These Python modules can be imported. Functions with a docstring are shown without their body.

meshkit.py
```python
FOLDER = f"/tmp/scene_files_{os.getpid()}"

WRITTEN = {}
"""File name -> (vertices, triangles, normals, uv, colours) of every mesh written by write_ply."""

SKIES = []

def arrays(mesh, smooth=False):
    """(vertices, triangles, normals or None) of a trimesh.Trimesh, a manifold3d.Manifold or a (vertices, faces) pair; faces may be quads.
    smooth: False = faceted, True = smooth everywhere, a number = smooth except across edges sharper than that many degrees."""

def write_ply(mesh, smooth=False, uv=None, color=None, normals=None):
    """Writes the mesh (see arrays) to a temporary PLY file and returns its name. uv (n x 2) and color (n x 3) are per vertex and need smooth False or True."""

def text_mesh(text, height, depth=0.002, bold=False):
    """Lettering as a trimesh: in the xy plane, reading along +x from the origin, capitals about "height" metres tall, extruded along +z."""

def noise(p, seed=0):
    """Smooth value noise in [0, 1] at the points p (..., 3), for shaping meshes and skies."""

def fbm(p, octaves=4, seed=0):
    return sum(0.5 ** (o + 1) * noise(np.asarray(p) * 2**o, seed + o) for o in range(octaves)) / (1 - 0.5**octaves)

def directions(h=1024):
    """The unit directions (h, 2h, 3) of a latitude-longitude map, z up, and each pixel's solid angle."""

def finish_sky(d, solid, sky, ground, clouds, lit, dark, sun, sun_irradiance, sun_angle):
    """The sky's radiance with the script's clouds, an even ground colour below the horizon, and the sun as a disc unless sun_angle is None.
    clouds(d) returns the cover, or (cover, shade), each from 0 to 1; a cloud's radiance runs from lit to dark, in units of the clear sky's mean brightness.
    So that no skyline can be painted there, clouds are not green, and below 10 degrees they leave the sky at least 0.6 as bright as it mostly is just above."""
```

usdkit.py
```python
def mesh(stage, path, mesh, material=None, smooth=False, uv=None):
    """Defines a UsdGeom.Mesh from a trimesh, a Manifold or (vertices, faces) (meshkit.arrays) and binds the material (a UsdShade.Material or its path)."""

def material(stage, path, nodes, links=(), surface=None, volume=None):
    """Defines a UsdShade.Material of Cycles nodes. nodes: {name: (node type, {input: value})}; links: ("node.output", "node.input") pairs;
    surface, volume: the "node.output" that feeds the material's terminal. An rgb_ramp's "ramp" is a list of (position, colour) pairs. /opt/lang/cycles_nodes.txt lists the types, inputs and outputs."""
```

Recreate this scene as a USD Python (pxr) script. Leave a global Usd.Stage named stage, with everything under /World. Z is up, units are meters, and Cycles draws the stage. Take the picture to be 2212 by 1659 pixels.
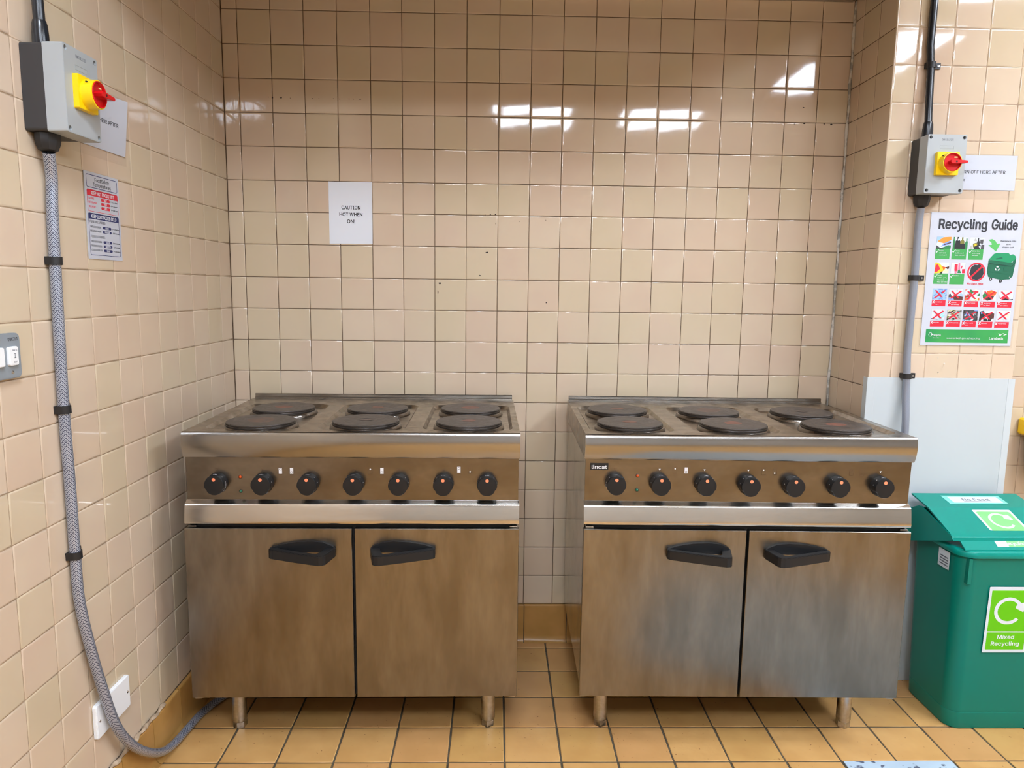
import math, random, zlib
import numpy as np, trimesh
import manifold3d as m3
from shapely.geometry import Polygon, Point, box as sbox
from shapely.ops import unary_union
from pxr import Usd, UsdGeom, UsdShade, UsdLux, Gf, Sdf
import usdkit, meshkit

stage = Usd.Stage.CreateInMemory()
UsdGeom.SetStageUpAxis(stage, 'Z'); UsdGeom.SetStageMetersPerUnit(stage, 1.0)
UsdGeom.Xform.Define(stage, '/World'); stage.SetDefaultPrim(stage.GetPrimAtPath('/World'))
UsdGeom.Scope.Define(stage, '/World/Looks')
rng = random.Random(7)
nrng = np.random.default_rng(7)

# ------------------------------------------------------------------ camera, light, exposure
cam = UsdGeom.Camera.Define(stage, '/World/camera')
CX, CY, CZ = np.array([0.9997, -0.0223, 0.0128]), np.array([0.0097, -0.1331, -0.9910]), np.array([0.0238, 0.9908, -0.1329])
cam.AddTransformOp().Set(Gf.Matrix4d(*CX, 0, *(-CY), 0, *(-CZ), 0, 0.9100, -2.4825, 1.2893, 1))
cam.CreateHorizontalApertureAttr(36.0); cam.CreateVerticalApertureAttr(27.0)
cam.CreateFocalLengthAttr(36.0 * 1532.27 / 2212)
cam.CreateClippingRangeAttr(Gf.Vec2f(0.05, 50))
cam.CreateExposureAttr(0.0)
LIGHT = 38.0                                     # emitted radiance of the ceiling panels
LIGHT_COLOR = (0.88, 0.98, 1.13)
# (x, y, size x, size y) of the flat LED panels in the ceiling
PANELS = [(1.20, -3.45, .6, .6, 'ceiling light panel behind the viewer, in front of the left range'), (2.26, -3.45, .6, .6, 'ceiling light panel behind the viewer, in front of the right range'),
          (3.12, -2.35, .6, .6, 'ceiling light panel to the right of the viewer'), (3.30, -1.30, .6, .6, 'ceiling light panel nearest the right pier'),
          (0.85, -2.20, .6, .6, 'ceiling light panel above the viewer, nearest the left wall')]
CEIL = 2.70
amb = UsdLux.DomeLight.Define(stage, '/World/sky')
amb.CreateIntensityAttr(0.02); amb.CreateColorAttr(Gf.Vec3f(1, 1, 1))

# ------------------------------------------------------------------ helpers
def lin(r, g, b):
    f = lambda c: (c / 255 / 12.92) if c <= 10 else ((c / 255 + .055) / 1.055) ** 2.4
    return (f(r), f(g), f(b))
used = {}
def numbered(parent, name):
    k = (parent, name); n = used.get(k, -1) + 1; used[k] = n
    return f'{parent}/{name}' if n == 0 else f'{parent}/{name}_{n:03d}'
def tag(o, label=None, cat=None, group=None, kind=None):
    p = o.GetPrim() if hasattr(o, 'GetPrim') else o
    for k, v in (('label', label), ('category', cat), ('group', group), ('kind', kind)):
        if v: p.SetCustomDataByKey(k, v)
    return o
def thing(name, label=None, cat=None, loc=(0, 0, 0), rz=0.0, group=None, kind=None):
    x = UsdGeom.Xform.Define(stage, numbered('/World', name))
    x.AddTranslateOp().Set(Gf.Vec3d(*map(float, loc)))
    if rz: x.AddRotateZOp().Set(math.degrees(rz))
    return tag(x, label, cat, group, kind)
def path(o): return str(o.GetPath())
def obj(name, mesh, mat, parent=None, smooth=False, uv=None, loc=None, label=None, kind=None):
    p = numbered(path(parent) if parent is not None else '/World', name)
    o = usdkit.mesh(stage, p, mesh, mat, smooth=smooth, uv=uv)
    if loc is not None: o.AddTranslateOp().Set(Gf.Vec3d(*map(float, loc)))
    return tag(o, label, kind=kind)
cat = trimesh.util.concatenate
def T(mesh, M): m = mesh.copy(); m.apply_transform(M); return m
def mv(mesh, x=0, y=0, z=0): m = mesh.copy(); m.apply_translation((x, y, z)); return m
def frame(O, U, V, N):
    M = np.eye(4); M[:3, 0], M[:3, 1], M[:3, 2], M[:3, 3] = U, V, N, O; return M
def cbox(x0, x1, y0, y1, z0, z1, b=0.0):
    if b <= 0: 
        m = trimesh.creation.box((x1-x0, y1-y0, z1-z0)); m.apply_translation(((x0+x1)/2, (y0+y1)/2, (z0+z1)/2)); return m
    P = []
    for x, sx in ((x0, 1), (x1, -1)):
        for y, sy in ((y0, 1), (y1, -1)):
            for z, sz in ((z0, 1), (z1, -1)):
                P += [(x, y+sy*b, z+sz*b), (x+sx*b, y, z+sz*b), (x+sx*b, y+sy*b, z)]
    return trimesh.Trimesh(np.array(P)).convex_hull
def rrect(w, h, r, seg=6, cx=0, cy=0):
    return sbox(cx-w/2+r, cy-h/2+r, cx+w/2-r, cy+h/2-r).buffer(r, quad_segs=seg)
def ext(poly, d, z=0.0):
    gs = list(getattr(poly, 'geoms', [poly]))
    m = cat([trimesh.creation.extrude_polygon(g, d, engine='earcut') for g in gs if g.area > 1e-12]); m.apply_translation((0, 0, z)); return m
def ext_bevel(poly, d, b):
    "extrusion with a chamfered top edge (z from 0 to d)"
    c0 = np.array(poly.exterior.coords)[:-1]
    s = poly.buffer(-b, join_style=2)
    def cs(p): 
        rings = [np.array(p.exterior.coords)[:-1]] + [np.array(i.coords)[:-1] for i in p.interiors]
        return m3.CrossSection([r.tolist() for r in rings], m3.FillRule.EvenOdd)
    M = m3.Manifold.extrude(cs(poly), d-b)
    k = 3
    for i in range(k):
        bi = b*(1-math.cos((i+1)/k*math.pi/2)); z0 = d-b+b*math.sin(i/k*math.pi/2); z1 = d-b+b*math.sin((i+1)/k*math.pi/2)
        M = M + m3.Manifold.extrude(cs(poly.buffer(-bi, join_style=1, quad_segs=3)), z1-z0+1e-5).translate((0, 0, z0-1e-5))
    r = M.to_mesh(); return trimesh.Trimesh(r.vert_properties[:, :3], r.tri_verts, process=False)
def prism_x(profile, x0, x1):
    "closed (y,z) profile swept along x"
    m = trimesh.creation.extrude_polygon(Polygon(profile), x1-x0, engine='earcut')
    v = m.vertices.copy(); m.vertices = np.c_[v[:, 2]+x0, v[:, 0], v[:, 1]]; m.fix_normals(); return m
def cyl(r, h, p=(0, 0, 0), axis='z', sides=28, r2=None):
    r2 = r if r2 is None else r2
    a = np.linspace(0, 2*np.pi, sides, endpoint=False)
    return lathe([(0, 0), (r, 0), (r2, h), (0, h)], p, axis, sides)
def lathe(prof, p=(0, 0, 0), axis='z', sides=32):
    m = trimesh.creation.revolve(np.array(prof, float), sections=sides)
    if m.volume < 0: m.invert()
    if axis == 'y-': m.apply_transform(trimesh.transformations.rotation_matrix(math.pi/2, (1, 0, 0)))
    if axis == 'x': m.apply_transform(trimesh.transformations.rotation_matrix(math.pi/2, (0, 1, 0)))
    m.apply_translation(p); return m
def catmull(P, n=12):
    P = np.asarray(P, float); Q = np.vstack([2*P[0]-P[1], P, 2*P[-1]-P[-2]]); o = []
    for i in range(1, len(Q)-2):
        for t in np.linspace(0, 1, n, endpoint=False):
            a, b, c, d = Q[i-1], Q[i], Q[i+1], Q[i+2]
            o.append(.5*((2*b)+(-a+c)*t+(2*a-5*b+4*c-d)*t*t+(-a+3*b-3*c+d)*t**3))
    return np.array(o+[P[-1]])
def tube(P, r, sides=16, uv=False):
    P = np.asarray(P, float); n = len(P); t = np.gradient(P, axis=0); t /= np.linalg.norm(t, axis=1)[:, None]
    a = np.zeros_like(P); a0 = np.cross(t[0], (0.3, 1, 0.1)); a0 /= np.linalg.norm(a0)
    for i in range(n):
        a0 = a0 - t[i]*a0.dot(t[i]); a0 /= np.linalg.norm(a0); a[i] = a0
    b = np.cross(t, a); R = np.broadcast_to(r, (n,))
    ang = np.linspace(0, 2*np.pi, sides+1)
    V = P[:, None]+R[:, None, None]*(np.cos(ang)[None, :, None]*a[:, None]+np.sin(ang)[None, :, None]*b[:, None])
    L = np.r_[0, np.cumsum(np.linalg.norm(np.diff(P, axis=0), axis=1))]
    UV = np.stack(np.broadcast_arrays(L[:, None], ang[None]/(2*np.pi)), -1).reshape(-1, 2)
    i, j = np.meshgrid(np.arange(n-1), np.arange(sides), indexing='ij'); k = sides+1
    F = np.stack([i*k+j, i*k+j+1, (i+1)*k+j+1, (i+1)*k+j], -1).reshape(-1, 4)
    F = np.vstack([F[:, [0, 1, 2]], F[:, [0, 2, 3]]])
    m = trimesh.Trimesh(V.reshape(-1, 3), F, process=False)
    return (m, UV) if uv else m
def man(mesh): return m3.Manifold(m3.Mesh(np.asarray(mesh.vertices, np.float32), np.asarray(mesh.faces, np.uint32)))
def tri(M): r = M.to_mesh(); return trimesh.Trimesh(r.vert_properties[:, :3], r.tri_verts, process=False)
def hull_pts(P): return trimesh.Trimesh(np.asarray(P, float)).convex_hull
_txt = {}
def text(s, h, width=None, depth=.00025, bold=False, align='c', squeeze=1.0):
    "lettering in xy, vertically centred on the capitals"
    m = meshkit.text_mesh(s, h, depth, bold).copy()
    b = m.bounds; w = b[1][0]-b[0][0]
    sx = squeeze if width is None else width/w
    v = m.vertices.copy(); v[:, 0] = (v[:, 0]-b[0][0])*sx; v[:, 1] -= h/2
    W = w*sx
    v[:, 0] -= {'c': W/2, 'l': 0, 'r': W}[align]
    m.vertices = v; return m

def heavy(s, h, width, grow, depth=.0002, align='c'):
    "lettering with thickened strokes"
    m = text(s, h, width=width, align=align); top = m.triangles[m.face_normals[:, 2] > .9]
    return ext(unary_union([Polygon(q[:, :2]).buffer(1e-6) for q in top]).buffer(grow, quad_segs=3).simplify(grow*.08), depth)

# ------------------------------------------------------------------ materials
def mat(name, nodes, links, surface='p.BSDF'):
    return usdkit.material(stage, '/World/Looks/'+name, nodes, links, surface)
def plain(name, c, rough=.5, metallic=0.0, bump=0.0, scale=200., **kw):
    n = {'p': ('principled_bsdf', dict(base_color=c, roughness=rough, metallic=metallic, **kw))}; l = []
    if bump:
        n['g'] = ('geometry', {}); n['n'] = ('noise_texture', {'scale': scale, 'detail': 3.}); n['b'] = ('bump', {'strength': bump, 'distance': .001})
        l = [('g.position', 'n.vector'), ('n.fac', 'b.height'), ('b.normal', 'p.normal')]
    return mat(name, n, l)
def mottled(name, c1, c2, rough, scale, spec=.5, bump=.0, bscale=30., detail=3., coat=0.0, lo=.35, hi=.65, rvar=0.0, speck=None):
    n = {'g': ('geometry', {}), 'n': ('noise_texture', {'scale': scale, 'detail': detail}),
         'r': ('rgb_ramp', {'ramp': [(lo, c1), (hi, c2)]}),
         'p': ('principled_bsdf', {'roughness': rough, 'specular_ior_level': spec, 'coat_weight': coat})}
    l = [('g.position', 'n.vector'), ('n.fac', 'r.fac')]
    src = 'r.color'
    if speck:
        n['sn'] = ('noise_texture', {'scale': speck[0], 'detail': 2.}); n['sr'] = ('map_range', {'from_min': speck[1], 'from_max': speck[1]+.05, 'clamp': True}); n['sm'] = ('mix_color', {'b': speck[2]})
        l += [('g.position', 'sn.vector'), ('sn.fac', 'sr.value'), ('sr.result', 'sm.fac'), ('r.color', 'sm.a')]; src = 'sm.result'
    l += [(src, 'p.base_color')]
    if bump:
        n['bn'] = ('noise_texture', {'scale': bscale, 'detail': 2.}); n['b'] = ('bump', {'strength': bump, 'distance': .001})
        l += [('g.position', 'bn.vector'), ('bn.fac', 'b.height'), ('b.normal', 'p.normal')]
    return mat(name, n, l)

TILE = [mottled(f'wall_tile_{i}', a, b, .055, 5.0, .5, bump=.05, bscale=26.) for i, (a, b) in enumerate([
    (lin(204, 187, 161), lin(205, 183, 161)), (lin(207, 187, 163), lin(204, 181, 159)), (lin(202, 185, 157), lin(205, 187, 161)), (lin(209, 191, 167), lin(206, 185, 163))])]
GROUT_DARK = mottled('grout_dark', lin(84, 66, 50), lin(104, 84, 64), .9, 30.)
GROUT_MID = mottled('grout_mid', lin(150, 128, 102), lin(178, 154, 126), .9, 30.)
GROUT_LIGHT = mottled('grout_light', lin(150, 126, 106), lin(204, 184, 160), .9, 25.)
GROUT_FLOOR = mottled('grout_floor', lin(66, 58, 44), lin(90, 80, 62), .9, 30.)
QUARRY = [mottled(f'quarry_tile_{i}', a, b, .34, 9.0, .45, bump=.35, bscale=60., speck=(95., .70, lin(140, 96, 50))) for i, (a, b) in enumerate([
    (lin(195, 149, 90), lin(205, 160, 100)), (lin(199, 151, 96), lin(192, 145, 90)), (lin(197, 154, 92), lin(188, 143, 84))])]
COVE = [mottled(f'cove_tile_{i}', a, b, .36, 12.0, .45, bump=.3, bscale=60.) for i, (a, b) in enumerate([
    (lin(176, 132, 70), lin(186, 142, 80)), (lin(180, 134, 74), lin(166, 124, 64))])]
SEALANT = mottled('sealant', lin(150, 146, 138), lin(206, 200, 190), .6, 40., lo=.42, hi=.55)
MORTAR = mottled('mortar', lin(150, 128, 104), lin(190, 168, 142), .95, 60., bump=.8, bscale=120.)
CHIP = plain('chip_mark', lin(46, 38, 34), .8)

def steel(name, c1, c2, rough, stretch, grain=.12, smear=(4., 4., 4.), aniso=0.0, rvar=.1, warm=None):
    "brushed stainless: fine grain stretched along one axis, smeared films that change tint and gloss"
    n = {'t': ('texture_coordinate', {}), 'mp': ('mapping', {'scale': stretch}), 'gn': ('noise_texture', {'scale': 60., 'detail': 4.}),
         'b': ('bump', {'strength': grain, 'distance': .0005}),
         'ms': ('mapping', {'scale': smear}), 'sn': ('noise_texture', {'scale': 1.6, 'detail': 5., 'distortion': .15}),
         'r': ('rgb_ramp', {'ramp': [(.3, c1), (.72, c2)]}),
         'rr': ('map_range', {'from_min': .3, 'from_max': .7, 'to_min': rough-rvar/2, 'to_max': rough+rvar/2, 'clamp': True}),
         'p': ('principled_bsdf', {'metallic': 1.0, 'anisotropic': aniso})}
    l = [('t.object', 'mp.vector'), ('mp.vector', 'gn.vector'), ('gn.fac', 'b.height'), ('b.normal', 'p.normal'),
         ('t.object', 'ms.vector'), ('ms.vector', 'sn.vector'), ('sn.fac', 'r.fac'), ('r.color', 'p.base_color'), ('sn.fac', 'rr.value'), ('rr.result', 'p.roughness')]
    return mat(name, n, l)
S1, S2 = lin(176, 170, 162), lin(205, 200, 192)
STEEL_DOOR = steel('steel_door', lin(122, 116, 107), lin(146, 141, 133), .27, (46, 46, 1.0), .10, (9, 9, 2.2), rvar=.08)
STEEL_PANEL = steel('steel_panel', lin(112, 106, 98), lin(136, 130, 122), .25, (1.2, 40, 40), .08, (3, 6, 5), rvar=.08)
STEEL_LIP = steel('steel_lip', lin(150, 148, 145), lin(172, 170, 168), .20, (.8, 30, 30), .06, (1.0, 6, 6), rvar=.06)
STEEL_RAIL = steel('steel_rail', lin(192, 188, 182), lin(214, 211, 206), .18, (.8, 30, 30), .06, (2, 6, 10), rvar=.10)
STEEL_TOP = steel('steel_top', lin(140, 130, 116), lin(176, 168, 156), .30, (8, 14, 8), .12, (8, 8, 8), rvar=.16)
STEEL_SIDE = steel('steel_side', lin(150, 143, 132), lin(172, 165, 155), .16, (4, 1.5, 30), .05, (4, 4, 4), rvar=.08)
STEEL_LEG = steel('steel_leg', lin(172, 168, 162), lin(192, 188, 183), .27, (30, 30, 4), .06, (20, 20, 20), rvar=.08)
STEEL_HOOD = steel('steel_hood', S1, S2, .3, (1, 30, 30), .06, (2, 2, 2))
FILTER = plain('greasy_filter', lin(92, 86, 78), .5, .6)
DARK_GAP = plain('dark_cavity', lin(18, 17, 17), .7)
BLACK = plain('black_plastic', lin(24, 25, 27), .40, bump=.12, scale=900., specular_ior_level=.35)
BLACK_GLOSS = plain('black_pvc', lin(34, 37, 42), .22)
BLACK_RUB = plain('black_rubber', lin(26, 26, 28), .5)
CHARCOAL = plain('charcoal_base', lin(52, 52, 54), .5, bump=.1, scale=600.)
GREY_BOX = plain('grey_abs', lin(164, 170, 173), .38, bump=.06, scale=700.)
GREY_METAL = plain('grey_paint', lin(136, 144, 150), .36)
YELLOW = plain('yellow_plastic', lin(246, 208, 6), .35)
RED = plain('red_plastic', lin(205, 20, 26), .32)
WHITE_PL = plain('white_plastic', lin(236, 238, 240), .3)
PAPER = plain('paper', lin(226, 230, 238), .55, bump=.1, scale=30.)
GLOSS_PAPER = plain('laminated_paper', lin(190, 194, 204), .3)
PANEL = mottled('white_sheet', lin(184, 192, 195), lin(190, 197, 200), .30, 2.0)
PANEL_EDGE = plain('white_sheet_edge', lin(192, 199, 202), .35)
INK = plain('ink_black', lin(38, 40, 46), .55)
INK_GREY = plain('ink_grey', lin(96, 100, 108), .5)
NAVY = plain('ink_navy', lin(30, 42, 98), .45)
PRINT_RED = plain('ink_red', lin(208, 30, 54), .45)
PRINT_WHITE = plain('ink_white', lin(208, 212, 218), .45)
PRINT_GREEN = plain('ink_green', lin(62, 154, 78), .45)
FOOT_GREEN = mottled('ink_footer_green', lin(60, 158, 76), lin(30, 136, 78), .4, 6.)
LIME = plain('sticker_lime', lin(92, 184, 0), .4)
PALE_GREEN = mottled('sticker_pale_green', lin(128, 210, 128), lin(120, 204, 118), .35, 14., lo=.4, hi=.6)
DKGREEN = plain('ink_dark_green', lin(20, 96, 70), .45)
MIDGREEN = plain('ink_mid_green', lin(24, 140, 92), .45)
BIN_GREEN = plain('bin_green', lin(0, 112, 96), .36, bump=.12, scale=500., specular_ior_level=.3)
BIN_LID = plain('bin_lid_green', lin(0, 136, 122), .34, bump=.12, scale=500., specular_ior_level=.25)
STICKER = plain('sticker_white', lin(204, 210, 214), .4)
ORANGE = plain('orange_dot', lin(246, 138, 98), .5)
AMBER = plain('amber_lens', lin(196, 74, 16), .15, coat_weight=.5)
GREEN_LENS = plain('green_lens', lin(0, 92, 66), .15, coat_weight=.5)
CHROME = plain('bright_screw', lin(200, 200, 200), .2, 1.0)
DARK_LINE = plain('etched_line', lin(70, 52, 38), .5)
WHITE_MARK = plain('white_mark', lin(214, 214, 216), .5)
CEIL_WHITE = plain('ceiling_paint', lin(226, 222, 214), .8)
FAR_WALL = plain('far_wall_paint', lin(200, 198, 193), .5)
DIFFUSER = mat('panel_diffuser', {'e': ('emission', {'color': LIGHT_COLOR, 'strength': LIGHT})}, [], 'e.emission')
GREY_MAT = mottled('grey_floor_mat', lin(150, 152, 150), lin(166, 168, 166), .6, 20.)
PLATE_BLUE = mottled('painted_plate', lin(172, 190, 206), lin(180, 198, 212), .4, 10., speck=(34., .60, lin(84, 92, 112)))
POUCH = mat('clear_pouch', {'t': ('transparent_bsdf', {'color': (.96, .96, .96)}), 'g': ('glossy_bsdf', {'color': (.9, .9, .9), 'roughness': .15}), 'm': ('mix_closure', {'fac': .05})},
    [('t.BSDF', 'm.closure1'), ('g.BSDF', 'm.closure2')], 'm.closure')
# cast iron hotplate: reddish worn centre, grey greasy rings
def hotplate_mat(name, red, size, seed):
    return mat(name, {'t': ('texture_coordinate', {}), 'ln': ('vector_math', {'math_type': 'length'}), 'n': ('noise_texture', {'scale': 40., 'detail': 5.}), 'mp': ('mapping', {'location': (seed, seed*.7, 0)}),
        'a': ('math', {'math_type': 'multiply_add', 'value2': size*1.1}), 'mr': ('map_range', {'from_min': size, 'from_max': size*1.9, 'to_min': 1., 'to_max': 0., 'clamp': True}),
        'rings': ('wave_texture', {'wave_type': 'rings', 'rings_direction': 'z', 'scale': 26., 'distortion': .15}), 
        'base': ('rgb_ramp', {'ramp': [(.3, lin(66, 61, 58)), (.7, lin(96, 88, 83))]}), 'mx': ('mix_color', {'b': red}),
        'rr': ('map_range', {'from_min': .3, 'from_max': .7, 'to_min': .34, 'to_max': .55}), 'bp': ('bump', {'strength': .25, 'distance': .0006}),
        'p': ('principled_bsdf', {'metallic': .35})},
        [('t.object', 'ln.vector1'), ('t.object', 'mp.vector'), ('mp.vector', 'n.vector'), ('n.fac', 'a.value1'), ('ln.value', 'a.value3'), ('a.value', 'mr.value'), ('n.fac', 'base.fac'),
         ('base.color', 'mx.a'), ('mr.result', 'mx.fac'), ('mx.result', 'p.base_color'), ('n.fac', 'rr.value'), ('rr.result', 'p.roughness'), ('t.object', 'rings.vector'), ('rings.fac', 'bp.height'), ('bp.normal', 'p.normal')])
HOT = [hotplate_mat(f'cast_iron_{i}', c, s, 1.3*i) for i, (c, s) in enumerate([(lin(134, 80, 64), .024), (lin(150, 82, 64), .030), (lin(122, 78, 64), .044), (lin(112, 84, 74), .018)])]
WORN = [mottled(f'worn_centre_{i}', a, b, .5, 60.) for i, (a, b) in enumerate([(lin(118, 78, 64), lin(100, 72, 62)), (lin(128, 78, 64), lin(104, 74, 64)), (lin(104, 78, 66), lin(86, 72, 66)), (lin(98, 82, 74), lin(88, 78, 72))])]
IRON_RIM = plain('iron_rim', lin(58, 52, 48), .32, .5)
TRIM_RING = plain('trim_ring', lin(120, 114, 108), .22, 1.0, bump=.5, scale=160.)
# braided cable: steel herringbone under a clear bluish sheath
def braid(name, light, dark, a, b):
    return mat(name, {'u': ('uvmap', {'attribute': 'st'}), 's': ('separate_xyz', {}), 'v': ('math', {'math_type': 'multiply', 'value2': 4.0}), 'pp': ('math', {'math_type': 'pingpong', 'value2': .5}),
        'ph': ('math', {'math_type': 'multiply', 'value2': 2.6}), 'k': ('math', {'math_type': 'multiply', 'value2': 115.}), 'ad': ('math', {'math_type': 'add'}), 'fr': ('math', {'math_type': 'pingpong', 'value2': .5}),
        'r': ('rgb_ramp', {'ramp': [(.08, dark), (.22, light), (.36, light), (.5, dark)]}), 'bp': ('bump', {'strength': .6, 'distance': .0006}),
        'p': ('principled_bsdf', {'roughness': .3, 'metallic': .35, 'coat_weight': .6, 'coat_roughness': .12})},
        [('u.UV', 's.vector'), ('s.y', 'v.value1'), ('v.value', 'pp.value1'), ('pp.value', 'ph.value1'), ('s.x', 'k.value1'), ('k.value', 'ad.value1'), ('ph.value', 'ad.value2'), ('ad.value', 'fr.value1'),
         ('fr.value', 'r.fac'), ('r.color', 'p.base_color'), ('fr.value', 'bp.height'), ('bp.normal', 'p.normal')])
BRAID = braid('braided_sheath', lin(176, 184, 198), lin(52, 58, 82), 0, 0)

# ------------------------------------------------------------------ wall and floor tiles
X_COLS = [0.0508, 0.1595, 0.2674, 0.3762, 0.4857, 0.5906, 0.6982, 0.8058, 0.9141, 1.0211, 1.1275, 1.2350, 1.3428, 1.4504, 1.5606, 1.6655, 1.7740, 1.8828, 1.9917]
Z_ROWS = [2.1858, 2.0779, 1.9702, 1.8615, 1.7530, 1.6425, 1.5378, 1.4302, 1.3195, 1.2123, 1.1036, 0.9957, 0.8896, 0.7846, 0.6780, 0.5711, 0.4643, 0.3564, 0.2481, 0.1400]
L_COLS = [0.0912, 0.1974, 0.3048, 0.4118, 0.5180, 0.6231, 0.7282, 0.8323, 0.9361, 1.0405, 1.1453]
Z_ALL = [2.1858+.1078*k for k in range(5, 0, -1)] + Z_ROWS
W = 2.1007; PD = 0.2754; SL = 0.0159; SR = 0.0259
def tile_mesh(a0, a1, b0, b1, h, M, gap=.0011, tilt=.0020, edge=.0042, rr=rng):
    "one cushion-edged tile: joint-side rim, rounded shoulder, face; slightly out of plane as hand-set tiles are"
    a0, a1, b0, b1 = a0+gap, a1-gap, b0+gap, b1-gap
    rings = [(0, -.004), (0, h-.0016), (edge*.35, h-.0004), (edge, h)]
    v = []
    for i, z in rings:
        i = min(i, (a1-a0)*.3, (b1-b0)*.3)
        v += [(a0+i, b0+i, z), (a1-i, b0+i, z), (a1-i, b1-i, z), (a0+i, b1-i, z)]
    v = np.array(v); tx, ty = rr.gauss(0, tilt), rr.gauss(0, tilt)
    up = np.repeat([0, 1, 1, 1], 4)
    v[:, 2] += up*(np.clip(tx, -.009, .009)*(v[:, 0]-(a0+a1)/2)+np.clip(ty, -.009, .009)*(v[:, 1]-(b0+b1)/2)+rr.uniform(-.0002, .0002))
    f = []
    for k in range(3):
        for j in range(4):
            a, b = 4*k+j, 4*k+(j+1) % 4; f += [(a, b, b+4), (a, b+4, a+4)]
    f += [(12, 13, 14), (12, 14, 15)]
    m = trimesh.Trimesh(v, f, process=False); m.apply_transform(M); return m
def tiled(parent, cells, M, h, mats, name='tile', gap=.0011, tilt=.0020, edge=.0042):
    "cells: (a0,a1,b0,b1,seen). The ones the photo shows are parts of their own; the rest are joined."
    rest = []
    for a0, a1, b0, b1, seen in cells:
        if a1-a0 < .006 or b1-b0 < .006: continue
        m = tile_mesh(a0, a1, b0, b1, h, M, gap, tilt, edge)
        if seen: obj(name, m, mats[rng.randrange(len(mats))], parent, smooth=48)
        else: rest.append(m)
    if rest: obj('hidden_'+name+'s', cat(rest), mats[0], parent, smooth=48, kind='stuff')
TH = 0.0
# frames: tile faces lie on the measured wall planes (h = 2 mm proud of the grout bed)
H = .0022
M_BACK = frame((0, H, 0), (1, 0, 0), (0, 0, 1), (0, -1, 0))
lu = np.array([-SL, -1, 0]); lu /= np.linalg.norm(lu); ln = np.array([1, -SL, 0]); ln /= np.linalg.norm(ln)
M_LEFT = frame(-ln*H, lu, (0, 0, 1), ln)                         # a runs towards the viewer
ru = np.array([-SR, -1, 0]); ru /= np.linalg.norm(ru); rn = np.array([-1, SR, 0]); rn /= np.linalg.norm(rn)
M_RET = frame(np.array([W, 0, 0])-rn*H, ru, (0, 0, 1), rn)
PX0 = W-SR*PD
M_PIER = frame((0, -PD+H, 0), (1, 0, 0), (0, 0, 1), (0, -1, 0))

floor = tag(thing('floor', kind='structure'), 'ochre quarry tile floor with dark grout joints')
obj('grout_bed', cbox(-.12, 4.6, -5.6, .05, -.05, -.0022), GROUT_FLOOR, floor)
FX, FY, FQ = .9463, -.5320, .15622
cells_floor, k = [], 0
GRILL = (1.8836, 2.196, -1.0006, -.6882)
for i in range(-7, 24):
    for j in range(-4, 32):
        x0, x1 = FX+i*FQ, FX+(i+1)*FQ; y1 = FY-j*FQ; y0 = y1-FQ
        x0, x1, y1 = max(x0, .004), min(x1, 4.6), min(y1, -.02)
        if x1-x0 < .01 or y1-y0 < .01: continue
        if GRILL[0]-.01 < (x0+x1)/2 < GRILL[1]+.01 and GRILL[2] < (y0+y1)/2 < GRILL[3]: continue
        seen = y1 > -.90 and x0 < 2.75
        cells_floor.append((x0, x1, y0, y1, seen))
tiled(floor, cells_floor, frame((0, 0, -.0022), (1, 0, 0), (0, 1, 0), (0, 0, 1)), .0022, QUARRY, gap=.0026, tilt=.002, edge=.003)

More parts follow.
